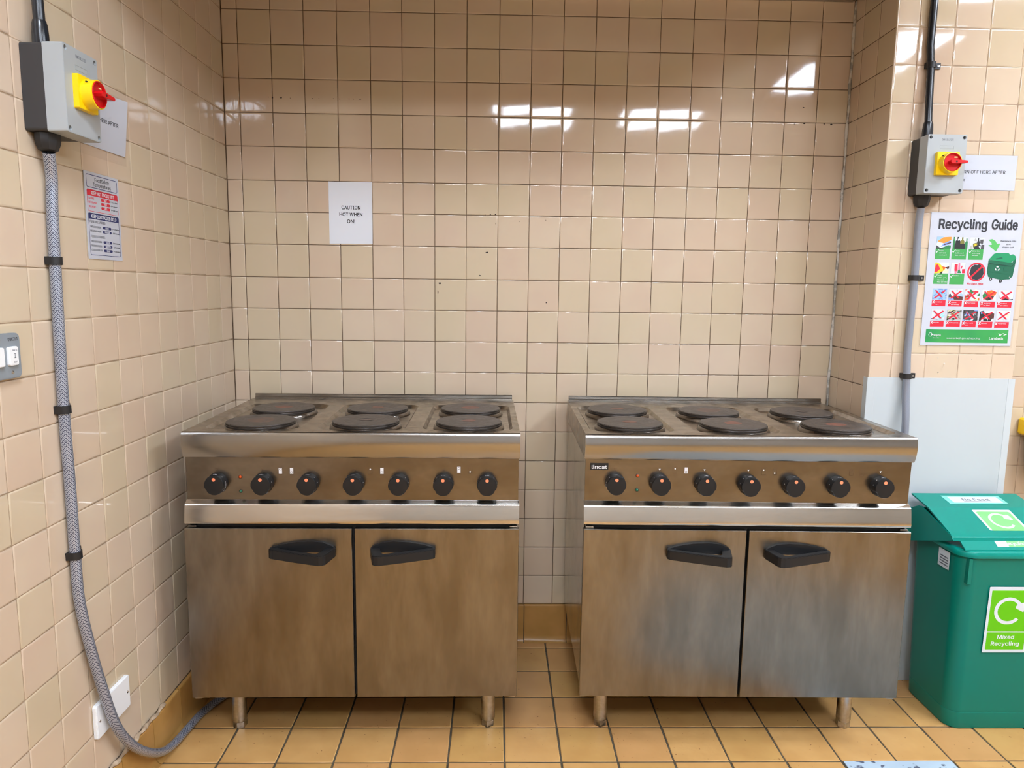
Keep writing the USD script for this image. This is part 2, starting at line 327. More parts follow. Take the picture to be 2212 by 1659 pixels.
wb = tag(thing('wall_back', kind='structure'), 'back wall of glossy beige square tiles behind the two ranges')
obj('grout_bed', cbox(-.1, W+.05, H, .12, 0, CEIL), GROUT_DARK, wb)
xs = [0.0]+X_COLS+[W-.004]; cells = []
for i in range(len(xs)-1):
    for j in range(len(Z_ALL)-1):
        z1, z0 = Z_ALL[j], Z_ALL[j+1]; xm = (xs[i]+xs[i+1])/2
        hid = z1 > 2.31 or (z1 < .90 and (.06 < xm < .93 or 1.22 < xm))
        cells.append((xs[i], xs[i+1], z0, z1, not hid))
tiled(wb, cells, M_BACK, H, TILE)
CH = [(.147, 1.911, 4, 2), (.160, 1.909, 5, 4), (.189, 1.910, 5, 5), (.219, 1.909, 3, 2), (.293, 1.909, 3, 2), (.314, 1.909, 3, 2), (.362, 1.910, 3, 2), (.383, 1.909, 4, 2), (.414, 1.910, 4, 2), (.429, 1.910, 3, 2), (.451, 1.910, 8, 2),
      (.878, 1.412, 9, 5), (.715, 1.305, 9, 6), (.709, 1.275, 3, 11), (.870, 1.539, 3, 2), (.888, 1.540, 5, 2), (.905, 1.541, 4, 4), (.907, 1.510, 2, 6), (.988, 1.518, 2, 2), (1.078, 1.524, 3, 2), (.854, 1.334, 4, 4), (1.085, 1.243, 4, 4),
      (1.917, 1.856, 3, 3), (1.951, 1.858, 7, 4), (2.019, 1.858, 5, 4), (2.044, 1.857, 8, 5), (1.945, 1.910, 6, 3)]
for x, z, a, b in CH:
    ang = np.linspace(0, 2*np.pi, 12, endpoint=False); rad = [1+rng.uniform(-.25, .25) for _ in ang]
    pg = Polygon([(a/2000*q*math.cos(t), b/2000*q*math.sin(t)) for t, q in zip(ang, rad)])
    obj('chip_mark', T(ext(pg, .0004), frame((x, -.0001, z), (1, 0, 0), (0, 0, 1), (0, -1, 0))), CHIP, wb)

wl = tag(thing('wall_left', kind='structure'), 'left wall of glossy beige square tiles with thin joints')
obj('grout_bed', T(cbox(-.05, 5.6, 0, CEIL, -.12, 0), M_LEFT), GROUT_MID, wl)
ls = [0.0]+L_COLS+[1.1453+.105*k for k in range(1, 43)]; cells = []
ZL = Z_ALL[:-1]+[.126]
for i in range(len(ls)-1):
    for j in range(len(ZL)-1):
        z1, z0 = ZL[j], ZL[j+1]
        if z1-z0 < .006: continue
        seen = ls[i] < 1.24 and z1 < 2.31-.20*max(0, ls[i]-.3) and not (z1 < .85 and ls[i+1] < .40)
        cells.append((ls[i], ls[i+1], z0, z1, seen))
tiled(wl, cells, M_LEFT, H, TILE)

wr = tag(thing('wall_right', kind='structure'), 'projecting tiled pier at the right with a dark return and a bright front')
pier = Polygon([(W, .1), (W, 0), (PX0, -PD+H), (2.5600, -PD+H), (2.5600, .1)])
core = trimesh.creation.extrude_polygon(Polygon([(W+H, .1), (W+H, 0), (PX0+H, -PD+H), (2.56-H, -PD+H), (2.56-H, .1)]), CEIL, engine='earcut')
obj('grout_bed', core, GROUT_LIGHT, wr)
cells = []
rs = [0.0, .0638, .1703, PD/abs(ru[1])-.0015]
for i in range(3):
    for j in range(len(Z_ALL)-1):
        z1, z0 = Z_ALL[j], Z_ALL[j+1]; cells.append((rs[i], rs[i+1], z0, z1, z1 < 2.31 and z0 > .86))
ret_cells = cells
obj('return_joint_fill', T(cbox(0, rs[-1]-.004, .05, CEIL, -.004, .0004), M_RET), GROUT_DARK, wr)
tiled(wr, ret_cells, M_RET, H, TILE)
ps = [PX0+.0015, 2.1639, 2.2715, 2.3785, 2.4859, 2.5600]; cells = []
for i in range(5):
    for j in range(len(Z_ALL)-1):
        z1, z0 = Z_ALL[j], Z_ALL[j+1]; cells.append((ps[i], ps[i+1], z0, z1, z1 < 2.31 and z1 > 1.02))
tiled(wr, cells, M_PIER, H, TILE)
obj('bullnose_corner', mv(lathe([(0, 0), (.003, 0), (.003, CEIL), (0, CEIL)], sides=12), PX0+.003, -PD+.003, 0), TILE[0], wr, smooth=40)
for x, z, a in ((2.3110, 1.0905, 3), (2.3330, 1.0720, 5), (2.3160, 1.0440, 4), (2.3640, 1.6040, 2), (2.4200, 1.0860, 2), (2.2260, 1.2640, 3), (2.2490, 1.5720, 3)):
    obj('filled_hole', T(ext(Point(0, 0).buffer(a/2000, quad_segs=3), .0005), frame((x, -PD-.0002, z), (1, 0, 0), (0, 0, 1), (0, -1, 0))), SEALANT, wr)
M_PSIDE = frame((2.56-H, 0, 0), (0, 1, 0), (0, 0, 1), (1, 0, 0))
tiled(wr, [(-PD+.003+.105*i, min(0, -PD+.003+.105*(i+1)), Z_ALL[j+1], Z_ALL[j], False) for i in range(3) for j in range(len(Z_ALL)-1)], M_PSIDE, H, TILE)

wbr = tag(thing('wall_back_right', kind='structure'), 'strip of beige tiled wall right of the pier behind the yellow bracket')
obj('grout_bed', cbox(2.5, 4.6, H, .12, 0, CEIL), GROUT_LIGHT, wbr)
zr = [1.2153+.1078*k for k in range(14, 0, -1)]+[1.2153, 1.1072, 1.0003, .8892, .7838, .6754, .568, .46, .352, .244, .136]; zr = [z for z in zr if z < CEIL]
xr = [2.56, 2.605, 2.712, 2.818]+[2.818+.1076*k for k in range(1, 17)]
tiled(wbr, [(xr[i], xr[i+1], zr[j+1], zr[j], i in (1, 2) and .6 < zr[j+1] < 1.3) for i in range(len(xr)-1) for j in range(len(zr)-1)], M_BACK, H, TILE)

# coved skirting
def cove(a0, a1, top, M, mats, parent, gap=.0015):
    pr = [(0, 0), (.028, 0), (.020, .004), (.015, .012), (.012, .024), (.0115, top-.006), (.009, top-.0015), (.005, top), (0, top)]
    m = trimesh.creation.extrude_polygon(Polygon(pr), a1-a0-2*gap, engine='earcut'); v = m.vertices.copy()
    m.vertices = np.c_[v[:, 2]+a0+gap, v[:, 1], v[:, 0]]; m.fix_normals(); m.apply_transform(M)
    if m.volume < 0: m.invert()
    obj('skirting_tile', m, mats[rng.randrange(len(mats))], parent, smooth=40)
bb = tag(thing('baseboard_back', kind='structure'), 'brown coved skirting tiles at the foot of the back wall')
obj('grout_bed', cbox(.0, W, -.009, 0, .001, .137), GROUT_FLOOR, bb)
for k in range(-7, 8):
    a0, a1 = max(1.0245+k*.1562, .02), min(1.0245+(k+1)*.1562, W-.004)
    if a1-a0 > .01: cove(a0, a1, .1395, frame((0, 0, 0), (1, 0, 0), (0, 0, 1), (0, -1, 0)), COVE, bb)
bl = tag(thing('baseboard_left', kind='structure'), 'ochre coved skirting tiles along the foot of the left wall')
obj('grout_bed', T(cbox(0, 5.0, .001, .122, 0, .009), M_LEFT), GROUT_FLOOR, bl)
for k in range(-5, 28):
    a0, a1 = max(.6930+k*.1562, .03), .6930+(k+1)*.1562
    if a1-a0 > .01: cove(a0, a1, .1245, frame((0, 0, 0), lu, (0, 0, 1), ln), COVE, bl)
sv = catmull([(.62+.02*i, .1285+.0025*math.sin(i*2.1)+.001*math.cos(i*5), .0085+.002*math.sin(i*3.3)) for i in range(32)], 3)
obj('rough_mortar', T(tube(sv, .0052+.0016*np.sin(np.arange(len(sv))*.9), 8), M_LEFT), MORTAR, bl, smooth=60)
br = tag(thing('baseboard_right', kind='structure'), 'coved skirting tiles at the foot of the wall right of the pier')
for k in range(12): cove(2.56+k*.1562, 2.56+(k+1)*.1562, .1395, frame((0, 0, 0), (1, 0, 0), (0, 0, 1), (0, -1, 0)), COVE, br)

sz = np.linspace(.14, 2.25, 180)
sp = np.c_[W-.0035+.0008*np.sin(sz*37), -.0035+.0008*np.cos(sz*51), sz]
tag(obj('trim_1', tube(sp, .0042+.0014*np.sin(sz*61)*np.sin(sz*23), 8), SEALANT, smooth=60), 'rough greyish white sealant bead in the right inner corner', kind='structure')
# rest of the room behind the camera
tag(obj('ceiling', cbox(-.3, 4.6, -5.6, .1, CEIL, CEIL+.1), CEIL_WHITE), 'plain white ceiling', kind='structure')
tag(obj('wall_front', cbox(-.3, 4.7, -5.7, -5.6, 0, CEIL), FAR_WALL), 'plain wall behind the viewer', kind='structure')
tag(obj('wall_far_right', cbox(4.6, 4.7, -5.6, .1, 0, CEIL), FAR_WALL), 'plain wall at the far right of the kitchen', kind='structure')
for i, (x, y, sx, sy, lb) in enumerate(PANELS):
    t = thing('ceiling_light', lb, 'ceiling light', (x, y, CEIL-.012), group='ceiling light panels')
    obj('diffuser', cbox(-sx/2, sx/2, -sy/2, sy/2, .0, .006), DIFFUSER, t)
    fr = ext(sbox(-sx/2-.012, -sy/2-.012, sx/2+.012, sy/2+.012).difference(sbox(-sx/2, -sy/2, sx/2, sy/2)), .013, -.002)
    obj('frame', fr, WHITE_PL, t)

# extractor hood above the ranges
hd = thing('extractor_hood', 'stainless steel extractor canopy above the ranges, only its back edge in view', 'extractor hood', (0, 0, 2.248))
HD, HF = 1.0, -.118                              # depth; front edge hangs lower than the back edge
X0h, X1h = .035, W-.014
obj('back_panel', cbox(X0h, X1h, -.014, -.001, .0, .43, .001), STEEL_HOOD, hd)
obj('front_panel', cbox(X0h, X1h, -HD, -HD+.002, HF, .10), STEEL_HOOD, hd)
obj('sloping_panel', hull_pts([(x, y, z) for x in (X0h, X1h) for y, z in ((-HD, .10), (-HD+.004, .10), (-.50, .43), (-.504, .43))]), STEEL_HOOD, hd)
for x in (X0h, X1h-.003):
    obj('end_panel', prism_x([(-HD, HF), (-.002, 0), (-.002, .43), (-.50, .43), (-HD, .10)], x, x+.003), STEEL_HOOD, hd)
for k in range(4):
    xa = X0h+.010+k*(X1h-X0h-.02)/4; xb = xa+(X1h-X0h-.02)/4-.004
    obj('baffle_filter', cat([hull_pts([(x, y, z) for x in (xa, xb) for y, z in ((-.16, .060), (-.16, .066), (-.86, .150), (-.86, .156))])]+[hull_pts([(x+q, y, z-d) for q in (0, .008) for d in (0, .008) for y, z in ((-.17, .0605), (-.85, .149))]) for x in np.linspace(xa+.02, xb-.03, 14)]), FILTER, hd)
obj('gutter', cbox(X0h+.004, X1h-.004, -.06, -.014, .0, .012, .002), STEEL_HOOD, hd)

# ------------------------------------------------------------------ the two electric ranges
RW = .8900
def mark_frame(x, z, y): return frame((x, y, z), (1, 0, 0), (0, 0, 1), (0, -1, 0))
PANEL_Y0, PANEL_Y1 = -.6080, -.6050                     # top and bottom of the control panel face
def py(z): return PANEL_Y1+(PANEL_Y0-PANEL_Y1)*(z-.7204)/(.838-.7204)
def knob_mesh():
    a = np.linspace(0, 2*np.pi, 96, endpoint=False); r = np.full_like(a, .0272)
    for c, d in ((math.radians(212), .0022), (math.radians(328), .0022), (math.radians(150), .0006), (math.radians(30), .0006)):
        w = np.angle(np.exp(1j*(a-c))); r -= d*np.exp(-(w/.20)**2)
    r += .0008*np.exp(-(np.angle(np.exp(1j*(a+math.pi/2)))/.5)**2)
    rings = [(1.03, 0), (1.0, .004), (.985, .024), (.965, .0275), (.93, .0292), (.5, .0300), (0.02, .0302)]
    V = np.vstack([np.c_[s*r*np.cos(a), s*r*np.sin(a), np.full_like(a, z)] for s, z in rings]); n = len(a); F = []
    for k in range(len(rings)-1):
        for j in range(n): A, B = k*n+j, k*n+(j+1) % n; F += [(A, B, B+n), (A, B+n, A+n)]
    F += [(len(V)-n, len(V)-n+j, len(V)-n+j+1) for j in range(1, n-1)]
    return trimesh.Trimesh(V, F, process=False)
KNOB = knob_mesh()
def handle_mesh(mirror):
    "D-shaped grab handle seen from above, standing off the door; thin end left, blunt end right"
    out = Polygon([(0, 0), (-.001, -.017), (.004, -.023), (.012, -.027), (.075, -.051), (.128, -.069), (.143, -.073), (.153, -.071), (.159, -.064), (.172, -.010), (.172, 0)])
    inn = Polygon([(.018, 0), (.024, -.010), (.040, -.019), (.080, -.034), (.122, -.049), (.132, -.050), (.137, -.045), (.146, -.012), (.146, 0)])
    pg = out.difference(inn.buffer(.002).buffer(-.002)).buffer(-.0015).buffer(.0015)
    ring = ext_bevel(pg, .0255, .0030)
    pts = [(0, .012), (.004, .026), (.03, .034), (.07, .041), (.11, .043), (.140, .040), (.165, .030), (.172, .022), (.172, .012)]
    plate = ext(Polygon(pts), .010)                     # x, z -> stands on the door
    v = plate.vertices.copy(); plate.vertices = np.c_[v[:, 0], -v[:, 2], v[:, 1]]
    m = cat([ring, plate])
    if mirror: v = m.vertices.copy(); v[:, 0] = .172-v[:, 0]; m.vertices = v; m.invert()
    m.fix_normals(); return m
HANDLE = {False: handle_mesh(False), True: handle_mesh(True)}
SYMBOLS = {  # per pair of hob symbols: x, z, which plate spot is bright, filled
    'L': [(.2508, .8000, 1, True), (.2804, .8000, 0, True), (.4897, .8010, 1, False), (.5207, .8010, 0, True), (.7268, .8050, 1, True), (.7568, .8040, 0, False)],
    'R': [(.2459, .8080, 1, False), (.2761, .8080, 0, True), (.4865, .8070, 1, False), (.5168, .8070, 0, False), (.7258, .8070, 1, False), (.7550, .8070, 0, False)]}
PLATES = {'L': [(.174, -.512, 2), (.461, -.497, 3), (.750, -.500, 0), (.174, -.290, 1), (.461, -.284, 0), (.749, -.279, 1)],
          'R': [(.138, -.496, 0), (.432, -.500, 1), (.722, -.504, 1), (.136, -.276, 0), (.421, -.287, 2), (.714, -.285, 3)]}
RECESS = {'L': [(.036, .290), (.338, .578), (.624, .872)], 'R': [(.018, .254), (.308, .550), (.598, .868)]}
def make_range(key, label, loc, rz, badge):
    t = thing('electric_range', label, 'electric range', (*loc, 0), rz)
    # carcass
    obj('body', cbox(.004, RW-.004, -.600, -.040, .175, .838, .002), STEEL_SIDE, t)
    obj('plinth_underside', cbox(.01, RW-.01, -.606, -.045, .160, .1745, .001), DARK_GAP, t)
    obj('door_surround', cbox(.008, RW-.008, -.612, -.6005, .168, .716), DARK_GAP, t)
    # worktop tray with three pressed wells and a front lip
    tray = man(prism_x([(-.036, .838), (-.036, .9045), (-.040, .907), (-.560, .907), (-.560, .838)], 0, RW))
    top = man(prism_x([(-.560, .8395), (-.560, .907), (-.6150, .907), (-.6120, .8395)], .0, RW))
    W_ = tray + top
    for x0, x1 in RECESS[key]:
        cx, w = (x0+x1)/2, x1-x0
        lo = ext(rrect(w-.016, .402, .028, 5, cx, -.367), .0002, .8975); hi = ext(rrect(w, .420, .036, 5, cx, -.367), .0006, .9071)
        W_ = W_ - man(hull_pts(np.vstack([lo.vertices, hi.vertices])))
    obj('worktop', tri(W_), STEEL_TOP, t, smooth=25)
    lip = [(-.6125, .9068), (-.6145, .9078), (-.6168, .9074), (-.6190, .9055), (-.6212, .9010), (-.6232, .8930), (-.6243, .8830), (-.6240, .8720), (-.6222, .8600), (-.6190, .8490), (-.6152, .8400), (-.6136, .8380), (-.6100, .8380), (-.6095, .8420)]
    obj('front_lip', prism_x(lip, -.0005, RW+.0005), STEEL_LIP, t, smooth=35)
    obj('upstand', prism_x([(-.030, .895), (-.030, .9225), (-.0345, .9228), (-.0362, .9212), (-.0362, .9125), (-.0390, .9105), (-.0390, .9000), (-.0375, .895)], .004, RW-.004), STEEL_LIP, t, smooth=30)
    for x, y, k in PLATES[key]:
        h = obj('hotplate', lathe([(0, .9000), (.0905, .9000), (.0905, .9140), (.0912, .9175), (.0905, .9192), (.0885, .9200), (.0600, .9200), (.0592, .9196), (.0582, .9200), (.022, .9200), (.0205, .9190), (0, .9190)], sides=56), HOT[k], t, smooth=35, loc=(x, y, 0))
        ang = np.linspace(0, 2*np.pi, 36, endpoint=False); R0 = (.019, .026, .038, .015)[k]
        pg = Polygon([(R0*(1+.10*math.sin(2*q+k+x*9)+.06*math.sin(5*q+x*31))*math.cos(q), R0*.92*(1+.08*math.sin(3*q+y*17))*math.sin(q)) for q in ang])
        obj('worn_centre', ext(pg, .0001, .9200), WORN[k], h)
        obj('trim_ring', lathe([(.0900, .8972), (.1005, .8974), (.0995, .9020), (.0968, .9076), (.0938, .9092), (.0915, .9086)], sides=56), TRIM_RING, h, smooth=60)
        obj('rim', lathe([(.0906, .9085), (.0928, .9090), (.0934, .9125), (.0926, .9136), (.0922, .9142), (.0930, .9150), (.0926, .9176), (.0906, .9182)], sides=56), IRON_RIM, h, smooth=60)
    # control panel and everything on it
    obj('control_panel', prism_x([(-.600, .7204), (PANEL_Y1, .7204), (PANEL_Y0, .8385), (-.600, .8385)], .0025, RW-.0025), STEEL_PANEL, t)
    kx = [.0845, .2055, .3260, .4470, .5665, .6855, .8030] if key == 'L' else [.0845, .2050, .3270, .4460, .5655, .6870, .8060]
    kz = .7665 if key == 'L' else .7705
    for i, x in enumerate(kx):
        M = frame((x, py(kz), kz), (1, 0, 0), (0, 0, 1), (0, -1, 0))
        kn = obj('knob', T(KNOB, M), BLACK, t, smooth=35)
        obj('pointer_dot', T(mv(ext(Point(0, 0).buffer(.0046, quad_segs=8), .0006), .0, .0158, .0299), M), ORANGE, kn)
        mk = []
        for j, (ad, hh) in enumerate([(90, .0016), (98, .0012), (82, .0012), (48, .0010), (132, .0010), (14, .0010), (166, .0010)]+([(178+10*q, .0013) for q in range(5)]+[(2-10*q, .0013) for q in range(5)] if i == 0 else [])):
            a = math.radians(ad); r = .02705
            mk.append(T(cbox(-hh, hh, -.0005, .0005, -.00025, .00025), frame((r*math.cos(a), r*math.sin(a), .0165), (-math.sin(a), math.cos(a), 0), (0, 0, 1), (math.cos(a), math.sin(a), 0))))
        obj('dial_marks', T(cat(mk), M), WHITE_MARK, kn)
        tz = .8025 if key == 'L' else .8090
        tg = Polygon([(-.0046, .0036), (.0046, .0036), (0, -.0044)]); filled = key == 'R' and i in (1, 2, 3, 6)
        tp = Polygon([(-.0046, .0036), (.0046, .0036), (0, -.0044)])
        obj('triangle_mark', T(ext(tp.difference(tp.buffer(-.0009)), .0002), mark_frame(x-.001, tz, py(tz)-.00005)), DARK_LINE, t)
        if filled: obj('triangle_fill', T(ext(tp.buffer(-.001), .0002), mark_frame(x-.001, tz, py(tz)-.00005)), WHITE_MARK, t)
    for x, z, up, bright in SYMBOLS[key]:
        r = rrect(.0112, .0190, .0004, 2); spot = Point(0, .0042 if up else -.0042).buffer(.0030, quad_segs=8)
        faint = key == 'R' and x > .7
        obj('plate_symbol', T(ext(unary_union([r.difference(r.buffer(-.0007)), spot.difference(spot.buffer(-.0007))]), .0002), mark_frame(x, z, py(z)-.00005)), DARK_LINE, t)
        if faint: continue
        fill = r.buffer(-.0012).difference(spot) if bright else Polygon()
        obj('symbol_fill', T(ext(unary_union([fill, spot.buffer(-.0009)]), .0002), mark_frame(x, z, py(z)-.00005)), WHITE_MARK, t)
    lz = (.7830, .7435) if key == 'L' else (.7920, .7520)
    for z, m, c in ((lz[0], AMBER, 'amber indicator lamp'), (lz[1], GREEN_LENS, 'green indicator lamp')):
        M = mark_frame(.1445, z, py(z))
        lp = obj('indicator_lamp', T(lathe([(0, 0), (.0040, 0), (.0040, .002), (.0030, .0042), (0, .0052)], sides=20), M), m, t, smooth=50, label=c)
        obj('bezel', T(lathe([(.0040, 0), (.0054, 0), (.0052, .0018), (.0042, .0022)], sides=20), M), DARK_LINE, lp, smooth=50)
    if badge:
        b = obj('badge', T(ext_bevel(rrect(.0490, .0190, .0006, 2), .0012, .0003), mark_frame(.0400, .8165, py(.8165))), plain('badge_black', lin(22, 22, 24), .4), t, label='small black maker badge')
        L = text('lincat', .0098, width=.0415, bold=True, depth=.0003)
        obj('lettering', T(L, mark_frame(.0400, .8155, py(.8165)-.0012)), WHITE_MARK, b)
    # rolled towel rail below the panel
    rail = [(-.600, .7200), (-.6060, .7204), (-.6083, .7184), (-.6182, .7132), (-.6205, .7104), (-.6222, .7050), (-.6238, .6950), (-.6253, .6850), (-.6267, .6755), (-.6278, .6670), (-.6276, .6625), (-.6262, .6598), (-.6235, .6590), (-.600, .6590)]
    obj('front_rail', prism_x(rail, .0002, RW-.0002), STEEL_RAIL, t, smooth=40)
    # doors
    for x0, x1, mir, hx in ((.0, .4420, False, .2265), (.4490, RW, True, .4925)):
        d = obj('door', cbox(x0, x1, -.6315, -.6122, .1654, .6480, .0012), STEEL_DOOR, t)
        obj('handle', mv(HANDLE[mir], hx, -.6316, .5735), BLACK, d, smooth=40)
    for x in (.016, RW-.016):
        s = 1 if x < .4 else -1
        pg = Polygon([(-.014, -.0015), (-.012, -.0048), (.006, -.0040), (.018, .0002), (.018, .0022), (.006, -.0022), (-.010, -.0030), (-.0125, -.0002)])
        m = ext(pg, .018); v = m.vertices.copy(); m.vertices = np.c_[s*v[:, 0]+x, -.622+v[:, 2], v[:, 1]+.1632]; m.fix_normals()
        obj('hinge_bracket', m, STEEL_LEG, t)
        obj('hinge_bracket', cbox(x-.010, x+.012, -.622, -.606, .6490, .6530, .001), STEEL_LEG, t)
    for x in (.0790, RW-.0790):
        for y in (-.5030, -.1000):
            lg = obj('leg', mv(lathe([(0, .018), (.0185, .018), (.0205, .024), (.0205, .160), (0, .160)], sides=32), x, y), STEEL_LEG, t, smooth=35)
            a = np.linspace(0, 2*np.pi, 6, endpoint=False)+.4
            obj('levelling_foot', mv(ext_bevel(Polygon(np.c_[.0200*np.cos(a), .0200*np.sin(a)]), .0180, .001), x, y, .0), STEEL_LEG, lg)
    return t
make_range('L', 'left stainless six-plate electric range, beside the tiled left wall, without a badge', (.0828, -.0178), .0087, False)
make_range('R', 'right stainless six-plate electric range with a small black badge, beside the green bin', (1.1631, -.0087), -.0155, True)

# ------------------------------------------------------------------ isolator switches
def isolator(label, M, code):
    "local frame: a to the right along the wall, b up, n off the wall; 116 x 168 x 85 mm"
    t = thing('isolator_switch', label, 'isolator switch')
    w, h = .1165, .1680
    obj('base', T(mv(ext(rrect(w-.002, h-.003, .006), .0445), 0, 0, .0005), M), CHARCOAL, t, smooth=30)
    cv = ext_bevel(rrect(w, h, .004, 4), .0400, .0012)
    holes = [(sx*(w/2-.0085), sy*(h/2-.0085)) for sx in (-1, 1) for sy in (-1, 1)]
    C = man(mv(cv, 0, 0, .0450))
    for x, y in holes: C = C - m3.Manifold.cylinder(.02, .0048, .0048, 24).translate((x, y, .070))
    obj('cover', T(tri(C), M), GREY_BOX, t, smooth=30)
    for x, y in holes:
        obj('screw', T(mv(lathe([(0, 0), (.0046, 0), (.0040, .003), (0, .003)], sides=16), x, y, .0715), M), CHARCOAL, t, smooth=30)
    L = text(code, .0056, width=.034, bold=False); obj('code_lettering', T(mv(L, 0, .0690, .0850), M), INK_GREY, t)
    pl = rrect(.0430, .0100, .0008, 2, 0, .0480); obj('moulded_panel', T(mv(ext(pl.difference(pl.buffer(-.0012)), .0006), 0, 0, .0848), M), GREY_BOX, t)
    yb = obj('yellow_plate', T(mv(ext_bevel(rrect(.0660, .0660, .003, 4), .0110, .001), 0, 0, .0850), M), YELLOW, t, smooth=30)
    col = lathe([(.024, .011), (.0290, .011), (.0280, .0330), (.0260, .0335), (.0255, .026)], sides=48)
    obj('lock_collar', T(mv(col, 0, 0, .0850), M), YELLOW, yb, smooth=40)
    slot = ext(rrect(.0030, .0120, .0012, 3), .0010); 
    obj('lock_slot', T(mv(cbox(-.005, .005, -.0016, .0016, 0, .003, .001), -.020, .0195, .0850+.0200), M), DARK_GAP, yb)
    kn = obj('rotary_knob', T(mv(lathe([(0, .0240), (.0253, .0240), (.0258, .0345), (.0250, .0352), (.0240, .0345), (.0232, .0290), (0, .0280)], sides=48), 0, 0, .0850), M), RED, t, smooth=35)
    bar = ext_bevel(Polygon([(-.0165, 0), (-.0130, -.0048), (0, -.0058), (.0330, -.0030), (.0335, .0030), (0, .0058), (-.0130, .0048)]), .0170, .0012)
    obj('lever', T(mv(bar, .0040, 0, .0850+.0285), M), RED, kn, smooth=30)
    obj('lever_hole', T(mv(ext(Point(.004, 0).buffer(.0028), .0006), 0, 0, .0850+.0454), M), plain('lever_hole', lin(70, 10, 14), .6), kn)
    obj('pointer_mark', T(mv(cbox(-.004, .006, -.0020, .0020, 0, .0012, .0005), .010, .0145, .0850+.0285), M), plain('pale_yellow', lin(240, 226, 150), .5), kn)
    gl = lathe([(0, 0), (.0235, 0), (.0235, -.012), (.0225, -.020), (.0180, -.031), (.0125, -.034), (0, -.034)], sides=10)
    Mg = M @ frame((-.026, -.0835, .024), (1, 0, 0), (0, 1, 0), (0, 0, 1)) @ trimesh.transformations.rotation_matrix(-math.pi/2, (1, 0, 0))
    gl.vertices[:, 2] *= -1; gl.invert()
    # lathe axis z -> down the wall
    Mg = M @ np.array([[1, 0, 0, -.026], [0, 0, -1, -.0835], [0, 1, 0, .024], [0, 0, 0, 1.]])
    g2 = T(gl, Mg); 
    obj('cable_gland', g2, BLACK_RUB, t, smooth=30)
    bs = lathe([(0, 0), (.0150, 0), (.0150, .022), (.0138, .040), (.0118, .048), (0, .048)], sides=20)
    obj('conduit_adaptor', T(bs, M @ np.array([[1, 0, 0, -.026], [0, 0, 1, .0835], [0, -1, 0, .024], [0, 0, 0, 1.]])), BLACK_GLOSS, t, smooth=40)
    return t
def lwp(a, z, off=0.0): return lu*a+np.array([0, 0, z])+ln*off          # a point on the left wall
M_ISO_L = frame(lwp(1.0189-.0583, 1.6680), -lu, (0, 0, 1), ln)
M_ISO_R = frame((2.2266, -PD, 1.6690), (1, 0, 0), (0, 0, 1), (0, -1, 0))
isolator('grey isolator switch with red and yellow knob on the left wall', M_ISO_L, 'DBK10L1/2/3')
isolator('grey isolator switch with red and yellow knob on the right pier', M_ISO_R, 'DBK11L1/2/3')

# conduits, cables and their clips
yl = 1.0189-.0583+.026
tag(obj('conduit', tube([lwp(yl+.004, 2.02+.05*k, .0235) for k in range(12)][::-1]+[lwp(yl+.003, 1.90, .0238), lwp(yl, 1.800, .024)], .0105, 20), BLACK_GLOSS, smooth=True), 'black conduit running up the left wall above the isolator', 'conduit')
tag(obj('conduit', tube([(2.197-.0004*k, -PD-.0125-(.004 if k == 0 else 0), 2.66-.08*k) for k in range(9)]+[(2.2005, -PD-.013, 1.95), (2.2006, -PD-.021, 1.83), (2.2006, -PD-.024, 1.80)], .0105, 20), BLACK_GLOSS, smooth=True), 'black conduit running up the right pier above the isolator', 'conduit')
cl = [lwp(yl, 1.5490, .024), lwp(.9690, 1.5000, .0150), lwp(.9702, 1.4412, .0125), lwp(.9735, 1.3352, .0125), lwp(.9775, 1.2045, .0132), lwp(.9795, 1.0236, .0125), lwp(.9780, .8566, .0132), lwp(.9763, .7000, .0125),
      lwp(.9764, .5938, .0150), lwp(.9549, .4740, .0185), lwp(.9256, .3557, .0225), lwp(.8988, .2572, .0285), lwp(.8662, .1934, .0325), lwp(.8155, .1300, .0360), lwp(.7549, .0773, .0370), lwp(.6950, .0400, .0360), np.array([.0240, -.632, .0190]), np.array([.0275, -.560, .0128]), np.array([.0400, -.468, .0125]), np.array([.085, -.36, .0125]), np.array([.17, -.25, .0125])]
m, uv = tube(catmull(cl, 10), .0112, 28, uv=True)
tag(obj('braided_cable', m, BRAID, smooth=True, uv=uv), 'grey braided cable hanging down the left wall and curling across the floor', 'cable')
cr = [(2.2006, -PD-.024, 1.5500), (2.2030, -PD-.016, 1.50), (2.2065, -PD-.0125, 1.34), (2.2050, -PD-.0128, 1.18), (2.2045, -PD-.0128, 1.10), (2.2060, -PD-.0172, 1.034), (2.2065, -PD-.0200, .98), (2.2060, -PD-.034, .87), (2.206, -PD-.034, .74), (2.20, -PD-.034, .60), (2.17, -PD-.040, .45)]
m, uv = tube(catmull(cr, 10), .0108, 28, uv=True)
tag(obj('braided_cable', m, BRAID, smooth=True, uv=uv), 'grey braided cable going down the right pier in front of the white sheet', 'cable')
